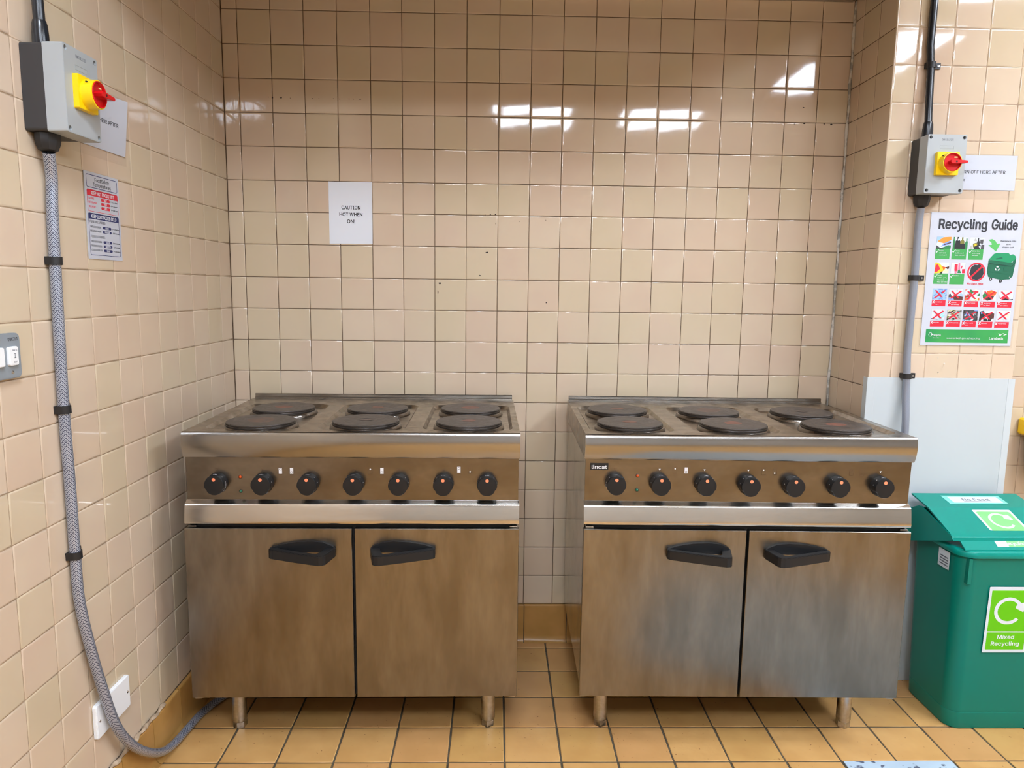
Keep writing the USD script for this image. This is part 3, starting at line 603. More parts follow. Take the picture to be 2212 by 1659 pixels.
def clip(label, M, r, flip=1, standoff=.0, wide=.0165):
    "p-clip: strap round the cable with a screwed tab to the right"
    t = thing('cable_clip', label, 'cable clip', group='black cable clips')
    c = r+standoff
    outl = unary_union([Point(0, c).buffer(r+.0028, quad_segs=10), sbox(-r-.0028, 0, r+.0028, c), sbox(0, .0004, r+.0225, .0060)]).difference(Point(0, c).buffer(r+.0004, quad_segs=10)).difference(sbox(-1, -1, 1, .0003))
    m = ext(outl, wide); v = m.vertices.copy(); m.vertices = np.c_[v[:, 0], v[:, 2]-wide/2, v[:, 1]]; m.invert()
    m.fix_normals(); obj('strap', T(m, M), BLACK_RUB, t, smooth=30)
    obj('screw', T(mv(lathe([(0, 0), (.0036, 0), (.0030, .0018), (.0012, .0018), (0, .0010)], sides=16), r+.0150, 0, .0060), M), CHROME, t, smooth=40)
    return t
for a, z, lb in ((.9738, 1.3347, 'black cable clip on the left wall, topmost of the three on the cable'), (.9797, 1.0243, 'black cable clip on the left wall, middle of the three on the cable'), (.9765, .7018, 'black cable clip on the left wall, lowest of the three on the cable')):
    clip(lb, frame(lwp(a, z), -lu, (0, 0, 1), ln), .0115, standoff=.0010)
clip('black saddle clip on the conduit of the right pier', frame((2.2006, -PD, 1.9660), (1, 0, 0), (0, 0, 1), (0, -1, 0)), .0108, standoff=.0015)
clip('black cable clip on the right pier beside the recycling poster', frame((2.2065, -PD, 1.3390), (1, 0, 0), (0, 0, 1), (0, -1, 0)), .0112, standoff=.0010)
clip('black cable clip at the top edge of the white sheet', frame((2.2060, -PD, 1.0330), (1, 0, 0), (0, 0, 1), (0, -1, 0)), .0112, standoff=.0058)

# ------------------------------------------------------------------ notices, plates and posters
def sheet(w, h, th=.0006, bow=None, n=12):
    "paper sheet centred on the origin in xy; bow(x,y) lifts it off the wall"
    xs_, ys_ = np.linspace(-w/2, w/2, n), np.linspace(-h/2, h/2, n); X, Y = np.meshgrid(xs_, ys_, indexing='ij')
    Z = bow(X, Y) if bow else np.zeros_like(X); V = np.concatenate([np.stack([X, Y, Z+th], -1).reshape(-1, 3), np.stack([X, Y, Z], -1).reshape(-1, 3)])
    F = []
    for i in range(n-1):
        for j in range(n-1):
            a = i*n+j; F += [(a, a+n, a+n+1), (a, a+n+1, a+1)]; b = a+n*n; F += [(b, b+n+1, b+n), (b, b+1, b+n+1)]
    rim = [(i*n) for i in range(n)]+[(n-1)*n+j for j in range(1, n)]+[i*n+n-1 for i in range(n-2, -1, -1)]+[j for j in range(n-2, 0, -1)]
    for k in range(len(rim)): a, b = rim[k], rim[(k+1) % len(rim)]; F += [(a, a+n*n, b+n*n), (a, b+n*n, b)]
    return trimesh.Trimesh(V, F, process=False)
def film(w, h, cx, cy, z, M, t):
    "clear laminate film: one layer"
    m = trimesh.Trimesh([(cx-w/2, cy-h/2, z), (cx+w/2, cy-h/2, z), (cx+w/2, cy+h/2, z), (cx-w/2, cy+h/2, z)], [(0, 1, 2), (0, 2, 3)], process=False)
    obj('clear_pouch', T(m, M), POUCH, t)
WALLP = lambda x, z, y=0.0: frame((x, y-.0004, z), (1, 0, 0), (0, 0, 1), (0, -1, 0))
t = thing('caution_notice', 'white paper notice reading CAUTION HOT WHEN ON! on the back wall', 'notice')
Mc = WALLP(.4129, 1.5383)
obj('paper', T(sheet(.1468, .2066, bow=lambda x, y: .0025*np.clip((x+.0734)/.1468, 0, 1)**6*np.clip((.1033-y)/.2066, 0, 1)**4), Mc), PAPER, t, smooth=30)
for s, dz, w in (('CAUTION', .0178, .0630), ('HOT WHEN', -.0050, .0775), ('ON!', -.0280, .0265)):
    obj('lettering', T(mv(heavy(s, .0114, w, .00035), .0010, dz, .0008), Mc), INK, t)
def off_notice(label, M, w, h, bow, tx, tw, pouch):
    t = thing('switch_notice', label, 'notice')
    obj('paper', T(sheet(w, h, bow=bow, n=24), M), GLOSS_PAPER, t, smooth=30)
    for s, dz, ww in (('TURN OFF HERE AFTER', .0020, tw), ('USE', -.0205, tw*.165)):
        L = text(s, .0092, width=ww, align='l'); v = L.vertices.copy(); v += (tx, dz, 0)
        v[:, 2] += .0008+(bow(v[:, 0], v[:, 1]) if bow else 0); L.vertices = v; obj('lettering', T(L, M), INK, t)
    film(*pouch, -.0001, M, t)
    return t
MnL = frame(lwp(.7680, 1.6640, .0014), -lu, (0, 0, 1), ln)
off_notice('laminated paper notice tucked behind the left isolator switch', MnL, .2320, .1310, lambda x, y: .014*np.clip((x-.03)/.086, 0, 1)**2*np.clip((y+.07)/.135, 0, 1), -.0540, .1400, (.2200, .1600, .012, -.008))
MnR = WALLP(2.3930, 1.6600, -PD-.0006)
off_notice('white laminated notice reading OFF HERE AFTER beside the right isolator', MnR, .2140, .1030, None, -.0745, .1480, (.2200, .1350, .0000, -.0120))
# food safety sign
t = thing('food_safety_sign', 'small red and blue food safety temperatures sign on the left wall', 'sign')
FW, FH = .1405, .1950
Mf = frame(lwp(.7615, 1.4425, .0004), -lu, (0, 0, 1), ln)
obj('board', T(ext(rrect(FW, FH, .001, 2), .0012), Mf), GLOSS_PAPER, t)
def fu(u, v): return (u-.5)*FW, (.5-v)*FH
def fbox(u0, v0, u1, v1, r=.003): (x0, y0), (x1, y1) = fu(u0, v0), fu(u1, v1); return rrect(x1-x0, y0-y1, r, 4, (x0+x1)/2, (y0+y1)/2)
def fput(name, poly, m, lift=.0012, th=.0002): obj(name, T(mv(ext(poly, th), 0, 0, lift), Mf), m, t)
def ftext(s, u, v, h, m, width=None, align='c', bold=False, lift=.0012): 
    x, y = fu(u, v); obj('lettering', T(mv(text(s, h, width=width, align=align, bold=bold), x, y, lift), Mf), m, t)
o = fbox(.05, .03, .95, .180, .005); fput('title_border', o.difference(o.buffer(-.0014)), NAVY)
ftext('Food Safety', .5, .080, .0082, INK, .058); ftext('Temperatures', .5, .135, .0082, INK, .072)
o = fbox(.05, .200, .95, .452, .005); fput('red_border', o.difference(o.buffer(-.0009)), PRINT_RED)
fput('red_band', unary_union([fbox(.05, .200, .95, .262, .004), fbox(.05, .235, .95, .272, .0004)]), PRINT_RED); ftext('KEEP HOT FOODS HOT', .5, .237, .0075, PRINT_WHITE, .094, bold=True, lift=.0014)
for s, v, r in (('COOKING', .300, '75\u00b0C & over'), ('HOT DISPLAY', .348, '63\u00b0C & over'), ('REHEATING', .396, '75\u00b0C & over')):
    ftext(s, .085, v, .0042, PRINT_RED, align='l', width=.0026*len(s)+.004); fput('temperature_pill', fbox(.44, v-.016, .70, v+.016, .0028), PRINT_RED); ftext('HOT', .57, v, .0040, PRINT_WHITE, bold=True, lift=.0014); ftext(r, .73, v, .0034, INK, .028, 'l')
o = fbox(.05, .470, .95, .955, .005); fput('blue_border', o.difference(o.buffer(-.0011)), NAVY)
fput('blue_band', unary_union([fbox(.05, .470, .95, .530, .004), fbox(.05, .505, .95, .538, .0004)]), NAVY); ftext('KEEP COLD FOODS COLD', .5, .505, .0075, PRINT_WHITE, .104, bold=True, lift=.0014)
ftext('FOOD DELIVERIES:', .085, .568, .0052, INK, .063, 'l'); ftext('FOOD STORAGE:', .085, .738, .0052, INK, .058, 'l')
for s, v, pz, r in (('CHILLED FOODS', .625, 'COLD', '5\u00b0C & below'), ('FROZEN FOODS', .674, 'FROZEN', '-18\u00b0C & below'), ('CHILLED FOODS', .795, 'COLD', '5\u00b0C & below'), ('FROZEN FOODS', .845, 'FROZEN', '-18\u00b0C & below'), ('COLD DISPLAY', .895, 'COLD', '5\u00b0C & below')):
    ftext(s, .085, v, .0042, INK, .043, 'l'); fput('temperature_pill', fbox(.44, v-.015, .70, v+.015, .0028), NAVY); ftext(pz, .57, v, .0038, PRINT_WHITE, bold=True, lift=.0014); ftext(r, .73, v, .0034, INK, .029, 'l')
# blank double plate low on the left wall
t = thing('blank_plate', 'white blank double socket plate low on the left wall behind the cable', 'wall plate')
Mb = frame(lwp(.8628, .2760, .0004), -lu, (0, 0, 1), ln)
obj('plate', T(ext_bevel(rrect(.1450, .0840, .006, 5), .0090, .003), Mb), WHITE_PL, t, smooth=35)
for x in (-.0603, .0603): obj('screw_cap', T(mv(lathe([(0, 0), (.0034, 0), (.0030, .0012), (.0008, .0004), (0, .0004)], sides=18), x, 0, .0088), Mb), CHROME, t, smooth=40)
# grey metal-clad switch, cut by the left frame edge
t = thing('switch_plate', 'grey metal-clad switch plate with white rocker at the left edge', 'switch')
Ms = frame(lwp(1.0945+.0700, 1.1510, .0004), -lu, (0, 0, 1), ln)
obj('plate', T(ext_bevel(rrect(.1400, .0860, .010, 6), .0100, .0025), Ms), GREY_METAL, t, smooth=35)
for k, x in enumerate((.0430, -.0020)):
    rk = obj('rocker', T(mv(ext_bevel(rrect(.0250 if k == 0 else .0400, .0360, .004, 5), .0060, .002), x, .0000, .0098), Ms), WHITE_PL, t, smooth=35)
    if k == 0:
        obj('lettering', T(mv(text('I', .0095), x+.002, .001, .0158), Ms), INK_GREY, rk); obj('lettering', T(mv(text('TEST', .0028), x+.002, -.0115, .0158), Ms), INK_GREY, rk); obj('lettering', T(mv(text('EMLTG', .0028), x+.002, .0110, .0158), Ms), INK_GREY, rk)
obj('code_lettering', T(mv(text('DBK2L1', .0062, width=.0270), .0500, .0318, .0101), Ms), INK, t)
obj('screw', T(mv(lathe([(0, 0), (.0036, 0), (.0030, .0016), (0, .0010)], sides=16), .0430, -.0310, .0098), Ms), CHROME, t, smooth=40)

# recycling poster on the pier
t = thing('recycling_poster', 'white recycling guide poster with green and red picture boxes on the pier', 'poster')
POX, POZ, PKX = 2.2485, 1.5400, .975
Mp = frame((POX, -PD-.0006, POZ), (1, 0, 0), (0, 0, 1), (0, -1, 0))
def pm(x, y): return (x*PKX+3)/1000, -y/1000
def pput(name, poly, m, lift=.0010, th=.00015): return obj(name, T(mv(ext(poly, th), 0, 0, lift), Mp), m, t)
def pbox(x0, y0, x1, y1): (a, b), (c, d) = pm(x0, y0), pm(x1, y1); return sbox(a, d, c, b)
def ppoly(pts): return Polygon([pm(*p) for p in pts])
def ptext(s, x, y, h, m, width=None, align='c', bold=False, lift=.0014, name='lettering'): a, b = pm(x, y); return obj(name, T(mv(text(s, h, width=width, align=align, bold=bold, depth=.00015), a, b, lift), Mp), m, t)
obj('sheet', T(ext(sbox(0, -.410, .2900, 0), .0010), Mp), GLOSS_PAPER, t)
for s, x, w in (('Recycling', 24.5, .1500), ('Guide', 195.0, .0800)):
    a, b = pm(x, 34.5); obj('title_lettering', T(mv(heavy(s, .0285, w, .00115, .00015, 'l'), a, b, .0014), Mp), INK, t)
PIC = {k: plain('photo_'+k, c, .45) for k, c in dict(orange=lin(226, 140, 52), sky=lin(150, 186, 226), white=lin(200, 206, 216), black=lin(34, 38, 40), olive=lin(120, 116, 50), green=lin(42, 120, 70), yellow=lin(248, 190, 40), red=lin(208, 34, 62), pink=lin(226, 120, 150), cream=lin(240, 226, 180), blue=lin(120, 150, 210), dgrey=lin(74, 72, 76), brown=lin(84, 46, 40), lgrey=lin(176, 176, 172), aqua=lin(150, 206, 214), vorange=lin(240, 96, 40)).items()}
def photo(x0, y0, x1, y1, shapes, bg='white'):
    "one printed picture: pale ground and cut coloured shapes, given in fractions of its box"
    pput('picture', pbox(x0, y0, x1, y1), PIC[bg], .0010)
    fr = pbox(x0, y0, x1, y1); pput('picture_outline', fr.difference(fr.buffer(-.00025)), PIC['lgrey'], .0012)
    for i, (m, pts) in enumerate(shapes):
        pg = ppoly([(x0+(x1-x0)*u, y0+(y1-y0)*v) for u, v in pts]).buffer(0).intersection(fr)
        if not pg.is_empty: pput('picture_shape', pg, PIC[m], .0012+.00004*i)
def blobs(seed, cols, n, s):
    r = random.Random(seed); o = []
    for i in range(n):
        cx, cy, a = r.random(), r.random(), r.random()*3.1; w, h = s*(.5+r.random()), s*.45*(.4+r.random())
        o.append((cols[i % len(cols)], [(cx+w*math.cos(a)*p-h*math.sin(a)*q, cy+w*math.sin(a)*p+h*math.cos(a)*q) for p, q in ((-1, -.4), (-.2, -1), (1, -.5), (.9, .6), (-.3, 1))]))
    return o
bottle = lambda x, w, t0: [(x-w, 1), (x-w, t0+.35), (x-w*.35, t0+.2), (x-w*.35, t0), (x+w*.35, t0), (x+w*.35, t0+.2), (x+w, t0+.35), (x+w, 1)]
def yes_box(x0, y0, x1, ys, y1, shapes, lines, bg='white'):
    photo(x0, y0, x1, ys, shapes, bg); pput('green_caption', pbox(x0-1.0, ys, x1-1.0, y1), PRINT_GREEN)
    k = ppoly([(x0+.5, ys+7), (x0+3, ys+9.5), (x0+10, ys+1.5), (x0+11, ys+2), (x0+3.2, ys+13), (x0-.3, ys+8.2)]); pput('tick_mark', k, PRINT_WHITE, .0014)
    for i, s in enumerate(lines): ptext(s, x0+11, ys+6+i*6.6, .0036, PRINT_WHITE, None, 'l')
yes_box(21.5, 73.6, 68.0, 110.0, 142.0, [('sky', [(0, 0), (.5, 0), (.3, .4), (0, .5)]), ('orange', [(.05, .38), (.45, .04), (1, 0), (1, .25), (.55, .55), (.2, .45)]), ('blue', [(.5, .55), (.95, .3), (1, .6), (.3, .85)]), ('dgrey', [(0, .72), (.25, .9), (0, 1)]), ('brown', [(.55, .62), (1, .42), (1, .5), (.5, .72)]), ('green', [(.55, .85), (.8, .7), (1, .72), (1, 1), (.2, 1)]), ('black', [(0, .95), (.5, .93), (.5, 1), (0, 1)])], ['Paper,', 'card and', 'cardboard'])
yes_box(74.5, 73.8, 122.0, 110.0, 142.4, [('green', bottle(.06, .10, 0)), ('black', bottle(.33, .16, .0)), ('olive', bottle(.63, .14, .02)), ('green', bottle(.92, .10, .12)), ('black', [(.12, .6), (.8, .55), (.85, 1), (.12, 1)]), ('white', [(.30, .2), (.34, .12), (.38, .2), (.38, .3), (.30, .3)])], ['Glass', 'bottles and', 'jars (no lids)'])
yes_box(128.3, 73.9, 176.0, 110.0, 142.5, [('lgrey', [(.25, .3), (.38, .05), (.5, .35)]), ('black', bottle(.58, .09, .05)), ('dgrey', [(.70, .2), (.92, .18), (.9, .55), (.7, .5)]), ('olive', [(.22, .55), (.45, .45), (.58, .6), (.5, .85), (.25, .85)]), ('yellow', [(.33, .58), (.46, .56), (.48, .72), (.34, .74)]), ('lgrey', [(.05, .72), (.2, .68), (.24, .98), (.04, .98)]), ('black', [(.3, .85), (.6, .6), (.75, .65), (.72, 1), (.3, 1)]), ('white', [(.62, .75), (.72, .7), (.7, .95)]), ('dgrey', [(.8, .6), (1, .65), (1, 1), (.78, 1)])], ['Cans, tins', 'and empty', 'aerosols'])
yes_box(23.2, 151.3, 69.0, 186.0, 218.6, [('yellow', [(.05, 0), (.3, .12), (.75, .62), (.45, .95), (0, 1), (0, .15)]), ('red', [(.05, .25), (.2, .18), (.38, .6), (.15, .88), (0, .85)]), ('vorange', [(.5, .35), (.8, .45), (.62, .7)]), ('brown', [(.75, .45), (1, .35), (1, .55), (.9, .62)]), ('cream', [(.55, .92), (.72, .62), (.98, .66), (.96, .96)]), ('black', [(.35, 1), (.55, .75), (.55, 1)])], ['Plastic', 'bottles, pots,', 'tubs and', 'trays (no lids)'])
yes_box(75.2, 151.4, 122.0, 186.0, 219.2, [('red', [(.25, .15), (.45, .15), (.48, .8), (.25, .85)]), ('pink', [(.50, .05), (.62, .05), (.66, .8), (.5, .8)]), ('red', [(.72, .3), (.80, .28), (.76, .55), (.70, .55)]), ('white', [(.05, .6), (.22, .5), (.3, .95), (.05, .95)]), ('green', [(.5, .72), (.6, .62), (.75, .95), (.48, .95)]), ('red', [(.78, .6), (1, .58), (1, .95), (.8, .95)]), ('pink', [(.28, .8), (.42, .75), (.42, 1), (.28, 1)])], ['Cartons'])
# no black bags
cx, cy = 159.0, 180.0
c0 = Point(*pm(cx, cy))
pput('black_bag', ppoly([(cx-21, cy+4), (cx-17, cy-14), (cx-8, cy-21), (cx+4, cy-20), (cx+7, cy-25), (cx+13, cy-24), (cx+12, cy-19), (cx+20, cy-12), (cx+23, cy+4), (cx+17, cy+17), (cx+4, cy+23), (cx-10, cy+21)]).buffer(.0012), INK)
bar = Polygon([pm(cx-21, cy+16), pm(cx-17, cy+20), pm(cx+21, cy-17), pm(cx+17, cy-21)])
pput('prohibition_ring', unary_union([c0.buffer(.0288, quad_segs=20).difference(c0.buffer(.0242, quad_segs=20)), bar]), PRINT_RED, .0013)
ptext('No black bags', 158.5, 216.0, .0054, PRINT_RED, .0505, bold=True)
# arrow and the words beside it
arw = ppoly([(189, 81.5), (200, 79.0), (211, 84.5), (217, 94.0), (227.0, 92.0), (216.0, 116.0), (190.0, 97.5), (201.0, 96.5), (199, 89.5)])
pput('green_arrow', arw.buffer(.0004), plain('arrow_green', lin(84, 176, 92), .45))
for s, x, y, w, b in (('Remove lids', 253.0, 84.0, .0490, True), ('and', 254.0, 93.8, .0135, False), ('rinse out', 253.5, 102.8, .0360, True)): ptext(s, x, y, .0046, INK_GREY, w, bold=b)
# wheeled bin picture
pput('bin_picture_body', ppoly([(195, 142), (272, 150), (283, 132), (284, 142), (278, 192), (268, 201), (240, 203), (199, 195), (193, 178)]), DKGREEN, .0011)
pput('bin_picture_lid', ppoly([(195, 141.5), (210, 124), (218, 121), (258, 121), (263, 127), (272, 124), (280, 129), (284, 136), (270, 149), (262, 150)]), MIDGREEN, .0013)
for a in ([(196, 152), (272, 160), (281, 150), (281, 152), (272, 162.5), (196, 154)], [(194, 176), (271, 184), (280, 172), (280, 174), (271, 186.5), (194, 178)], [(217, 138), (236, 133), (240, 136), (238, 139), (219, 141)], [(246, 166), (258, 167), (256, 176), (246, 175)]): pput('bin_picture_line', ppoly(a), plain('ink_shadow_green', lin(10, 66, 50), .5) if a[0][0] == 196 else DKGREEN, .0015)
for x, y, r in ((207.5, 201.0, 5.2), (240.0, 207.0, 5.2), (268.5, 194.5, 4.4)): pput('bin_picture_wheel', Point(*pm(x, y)).buffer(r/1000), INK, .0010); pput('bin_picture_hub', Point(*pm(x, y)).buffer(r/2600), PIC['lgrey'], .0013)
rc = Point(*pm(225.5, 169.0)); tri3 = []
for k in range(3):
    a = math.radians(90+120*k); tri3.append(Polygon([(rc.x+r*math.cos(a+d), rc.y+r*math.sin(a+d)) for r, d in ((.0070, -.75), (.0086, .0), (.0070, .62), (.0040, .50), (.0042, -.50))]))
pput('recycling_emblem', unary_union(tri3), PRINT_WHITE, .0016)
# ten refused things
def no_box(px, py0, px1, ps_, rx, ry, rx1, ry1, shapes, lines, bg='white'):
    photo(px, py0, px1, ps_, shapes, bg)
    X0, Y0, X1, Y1 = px+(px1-px)*.18, py0+(ps_-py0)*.16, px+(px1-px)*.82, py0+(ps_-py0)*.84
    w = 2.4
    pput('red_cross', unary_union([Polygon([pm(X0-w, Y0), pm(X0+w, Y0-1), pm(X1+w-4, Y1), pm(X1-w-5, Y1+1)]), Polygon([pm(X1-w+2, Y0-1.5), pm(X1+w+2, Y0+1), pm(X0+w-2, Y1+2), pm(X0-w-2, Y1)])]), PRINT_RED, .0018)
    pput('red_caption', pbox(rx, ry, rx1, ry1), PRINT_RED)
    xm, ym = rx+5, ry+5.5; pput('cross_mark', unary_union([Polygon([pm(xm-4, ym-3.5), pm(xm-1.6, ym-4), pm(xm+4, ym+3.5), pm(xm+1.6, ym+4)]), Polygon([pm(xm+4, ym-4.5), pm(xm+2, ym-5), pm(xm-4, ym+4), pm(xm-2, ym+4.5)])]), PRINT_WHITE, .0014)
    for i, s in enumerate(lines): ptext(s, rx+10.5, ry+5.2+i*6.4, .0034, PRINT_WHITE, None, 'l')
NO = [((24.3, 232.8, 69.7, 267), (23.5, 268.8, 68.2, 287.2), blobs(1, ['blue', 'sky', 'blue'], 26, .14), ['Shredded', 'paper'], 'sky'),
      ((76.3, 233.7, 122.8, 267), (76, 270, 121.5, 287.8), [('sky', [(.62, .6), (.85, .35), (1, .5), (1, .75)]), ('dgrey', [(0, .5), (.12, .42), (.25, .75), (0, .8)]), ('brown', [(.3, .75), (.6, .6), (1, .72), (1, 1), (.35, 1)]), ('blue', [(0, .85), (.3, .8), (.4, 1), (0, 1)]), ('lgrey', [(.5, .1), (.6, .05), (.6, .2)])], ['Clothes', 'and textiles'], 'white'),
      ((129.1, 234.6, 176.9, 268.7), (128.5, 270.8, 174.8, 288.6), blobs(3, ['red', 'vorange', 'green', 'olive', 'cream', 'red'], 20, .17), ['Food waste'], 'white'),
      ((183.8, 234.8, 232.4, 268.8), (182.2, 271.4, 229.8, 288.9), [('vorange', [(.3, .1), (.65, .02), (1, .2), (.9, .5), (.5, .6)]), ('green', [(.05, .45), (.2, .28), (.42, .5), (.35, .8), (.1, .75)]), ('brown', [(.15, .75), (.6, .6), (.85, .55), (.75, .85), (.4, 1)]), ('orange', [(.55, .15), (.8, .2), (.7, .4)]), ('black', [(.45, .75), (.6, .7), (.58, .92), (.45, .9)])], ['All plastics', 'not listed'], 'white'),
      ((238.5, 234.9, 286.6, 266), (237.0, 271.5, 284.2, 289.5), [('red', [(.2, 1), (.35, .7), (.6, .65), (.75, .95)]), ('black', [(.3, .95), (.5, .82), (.75, .95), (1, .88), (1, 1), (.3, 1)]), ('lgrey', [(.06, .8), (.1, .4), (.14, .8)])], ['Electrical', 'and cables'], 'white'),
      ((25.1, 296.6, 69.7, 330), (24, 332.8, 68.4, 350.7), [('aqua', [(.5, .95), (.95, .45), (1, .6), (.7, 1)]), ('dgrey', [(0, .85), (.5, .92), (.5, .97), (0, .92)]), ('aqua', [(.6, .55), (.9, .3), (.92, .4), (.65, .7)]), ('lgrey', [(.05, .15), (.5, .25), (.5, .3), (.05, .2)])], ['Nappies'], 'white'),
      ((76.8, 297.6, 122.9, 330.9), (75.5, 333, 121.7, 351), blobs(7, ['dgrey', 'cream', 'lgrey', 'black', 'olive'], 34, .13), ['DIY materials'], 'lgrey'),
      ((129.1, 298, 176.9, 331.8), (127.9, 333.4, 174.1, 352), blobs(8, ['black', 'white', 'blue', 'dgrey', 'black'], 36, .12), ['Other metal', 'items'], 'dgrey'),
      ((182.3, 298.6, 230.8, 331.9), (181, 334, 228.1, 352.9), [('black', [(.05, .1), (.3, .02), (.4, .5), (.1, 1), (0, 1)]), ('brown', [(.4, .3), (.8, .2), (1, .3), (1, .75), (.6, .8)]), ('blue', [(.1, .15), (.25, .1), (.25, .3), (.1, .35)]), ('white', [(.45, .08), (.58, .05), (.6, .25), (.46, .28)]), ('black', [(.3, .75), (.9, .72), (.8, 1), (.3, 1)]), ('white', [(.5, .75), (.62, .7), (.6, .95)])], ['Batteries'], 'white'),
      ((237.7, 298.3, 285.4, 331.3), (234.9, 334.2, 282, 352.9), [('cream', [(.55, .45), (.9, .3), (.85, .65)]), ('lgrey', [(.48, .85), (.52, .78), (.54, .95)])], ['Polystyrene'], 'white')]
for (a, b, c_, d), (e, f_, g, h_), sh, ls_, bg in NO: no_box(a, b, c_, d, e, f_, g, h_, sh, ls_, bg)
pput('green_footer', pbox(13, 359.5, 284, 401), FOOT_GREEN)
rg = Point(*pm(28, 376)); pput('recycle_arrow_logo', unary_union([rg.buffer(.0060).difference(rg.buffer(.0048)).difference(sbox(rg.x+.002, rg.y-.003, rg.x+.01, rg.y+.001)), Polygon([(rg.x+.0035, rg.y+.0030), (rg.x+.0098, rg.y-.0010), (rg.x+.0035, rg.y-.0030)])]), PRINT_WHITE, .0014)
ptext('recycle', 37.0, 377.5, .0062, PRINT_WHITE, .0250, 'l', True); ptext('for London', 37.5, 386.0, .0030, PRINT_WHITE, .0200, 'l')
ptext('www.lambeth.gov.uk/recycling', 82.0, 386.5, .0055, PRINT_WHITE, .1060, 'l'); ptext('Lambeth', 222.0, 386.5, .0080, PRINT_WHITE, .0450, 'l', True)
pput('bird_logo', unary_union([ppoly([(251, 370), (254, 371), (257, 375.5), (263, 370.5), (262, 374), (258, 379.5), (254, 377)]), ppoly([(264, 371), (269, 369.5), (268, 372)]), ppoly([(267, 376), (277, 371), (279, 374), (272, 376.5)])]), PRINT_WHITE, .0014)
film(.302, .423, .145, -.2055, .0006, Mp, t)

# ------------------------------------------------------------------ white sheet behind the right cable
t = thing('splash_sheet', 'tall plain white sheet standing against the pier behind the green bin', 'board')
obj('board', cbox(2.0885, 2.5645, -PD-.0046, -PD-.0010, 0, 1.0262, .0006), PANEL, t)
obj('returned_edge', cbox(2.0885, 2.0912, -PD-.0012, -PD+.0200, 0, 1.0262, .0004), PANEL_EDGE, t)
obj('edge_strip', cbox(2.5430, 2.5645, -PD-.0052, -PD-.0045, .0, 1.0262), PANEL_EDGE, t)
obj('film_edge', cbox(2.1130, 2.1138, -PD-.0048, -PD-.0045, .0, 1.02), plain('film_line', lin(196, 202, 206), .5), t)

# ------------------------------------------------------------------ green recycling bin
t = thing('recycling_bin', 'green plastic recycling bin with a tilting lid and recycling stickers', 'recycling bin', (2.410, -.430, 0))
def ring_pts(cx, cy, w, d, r, bow, z, seg=7):
    pg = np.array(rrect(w, d, r, seg).exterior.coords)[:-1]
    v = pg.copy(); v[:, 1] -= bow*(1-(2*pg[:, 0]/w)**2)*(pg[:, 1] < -d/2+r*1.01); return np.c_[v[:, 0]+cx, v[:, 1]+cy, np.full(len(v), z)]
def loft(rings, cap0=True, cap1=True):
    n = len(rings[0]); V = np.vstack(rings); F = []
    for k in range(len(rings)-1):
        for j in range(n): a, b = k*n+j, k*n+(j+1) % n; F += [(a, b, b+n), (a, b+n, a+n)]
    if cap0: F += [(0, j+1, j) for j in range(1, n-1)]
    if cap1: q = (len(rings)-1)*n; F += [(q, q+j, q+j+1) for j in range(1, n-1)]
    m = trimesh.Trimesh(V, F, process=False); m.fix_normals(); return m
R_ = lambda w, d, r, z, bow=.010, cy=0.0: ring_pts(0, cy, w, d, r, bow, z)
obj('body', loft([R_(.268, .214, .034, 0), R_(.276, .222, .036, .006), R_(.279, .225, .037, .052), R_(.2765, .2225, .036, .0545), R_(.279, .225, .037, .057), R_(.300, .252, .042, .535, .008), R_(.300, .252, .042, .540, .008)]), BIN_GREEN, t, smooth=32)
obj('rim', loft([R_(.302, .254, .043, .538, .008), R_(.318, .268, .047, .541, .008), R_(.322, .272, .048, .548, .008), R_(.320, .270, .047, .556, .008), R_(.312, .262, .045, .561, .008), R_(.296, .246, .040, .562, .008)]), BIN_LID, t, smooth=40)
obj('rib', hull_pts([(x, y, z) for x in (-.1340, -.1235) for y, z in ((-.1330, .538), (-.1330, .462), (-.120, .538), (-.118, .462))]), BIN_GREEN, t)
# hood: cheeks, back and front ledge; the flap rests tilted on it
XL, XR = -.1700, .1700
cheek = [(.128, .575), (.128, .612), (.098, .620), (.068, .635), (.055, .635), (-.098, .594), (-.104, .585), (-.098, .580), (.09, .512), (.128, .505)]
for x0, x1 in ((XL, XL+.0040), (XR-.0040, XR)): obj('lid_cheek', prism_x(cheek, x0, x1), BIN_LID, t, smooth=30)
obj('lid_back', cbox(XL, XR, .122, .128, .505, .612, .002), BIN_LID, t)
obj('lid_ledge', hull_pts([(x, y, z) for x in (-.146, .146) for y, z in ((-.128, .560), (-.128, .564), (-.095, .586), (-.095, .580))]), BIN_LID, t, smooth=30)
def bent(profile, th, x0, x1): 
    P = np.array(profile); d = np.gradient(P, axis=0); nn = np.c_[-d[:, 1], d[:, 0]]; nn /= np.linalg.norm(nn, axis=1)[:, None]; nn *= np.where(nn[:, 1:2] < 0, -1, 1)
    return prism_x(np.vstack([P, (P-nn*th)[::-1]]).tolist(), x0, x1)
flap = [(.1150, .6600), (.0300, .6430), (.0220, .6410), (-.0820, .6010), (-.0960, .5945), (-.1010, .5900), (-.1020, .5810)]
FLB = obj('flap', bent(flap, .0045, XL+.0020, XR-.0020), BIN_LID, t, smooth=20)
def on_flap(u, v, seg):
    "frame on the flap: seg 0 the rear slope, 1 the front slope"
    a, b = (np.array(flap[0]), np.array(flap[1])) if seg == 0 else (np.array(flap[2]), np.array(flap[3]))
    d = (a-b); d /= np.linalg.norm(d); n = np.array([-d[1], d[0]]); n = n if n[1] > 0 else -n
    p = b+(a-b)*v
    return frame((u, p[0]+n[0]*.0004, p[1]+n[1]*.0004), (1, 0, 0), (0, d[0], d[1]), (0, n[0], n[1]))
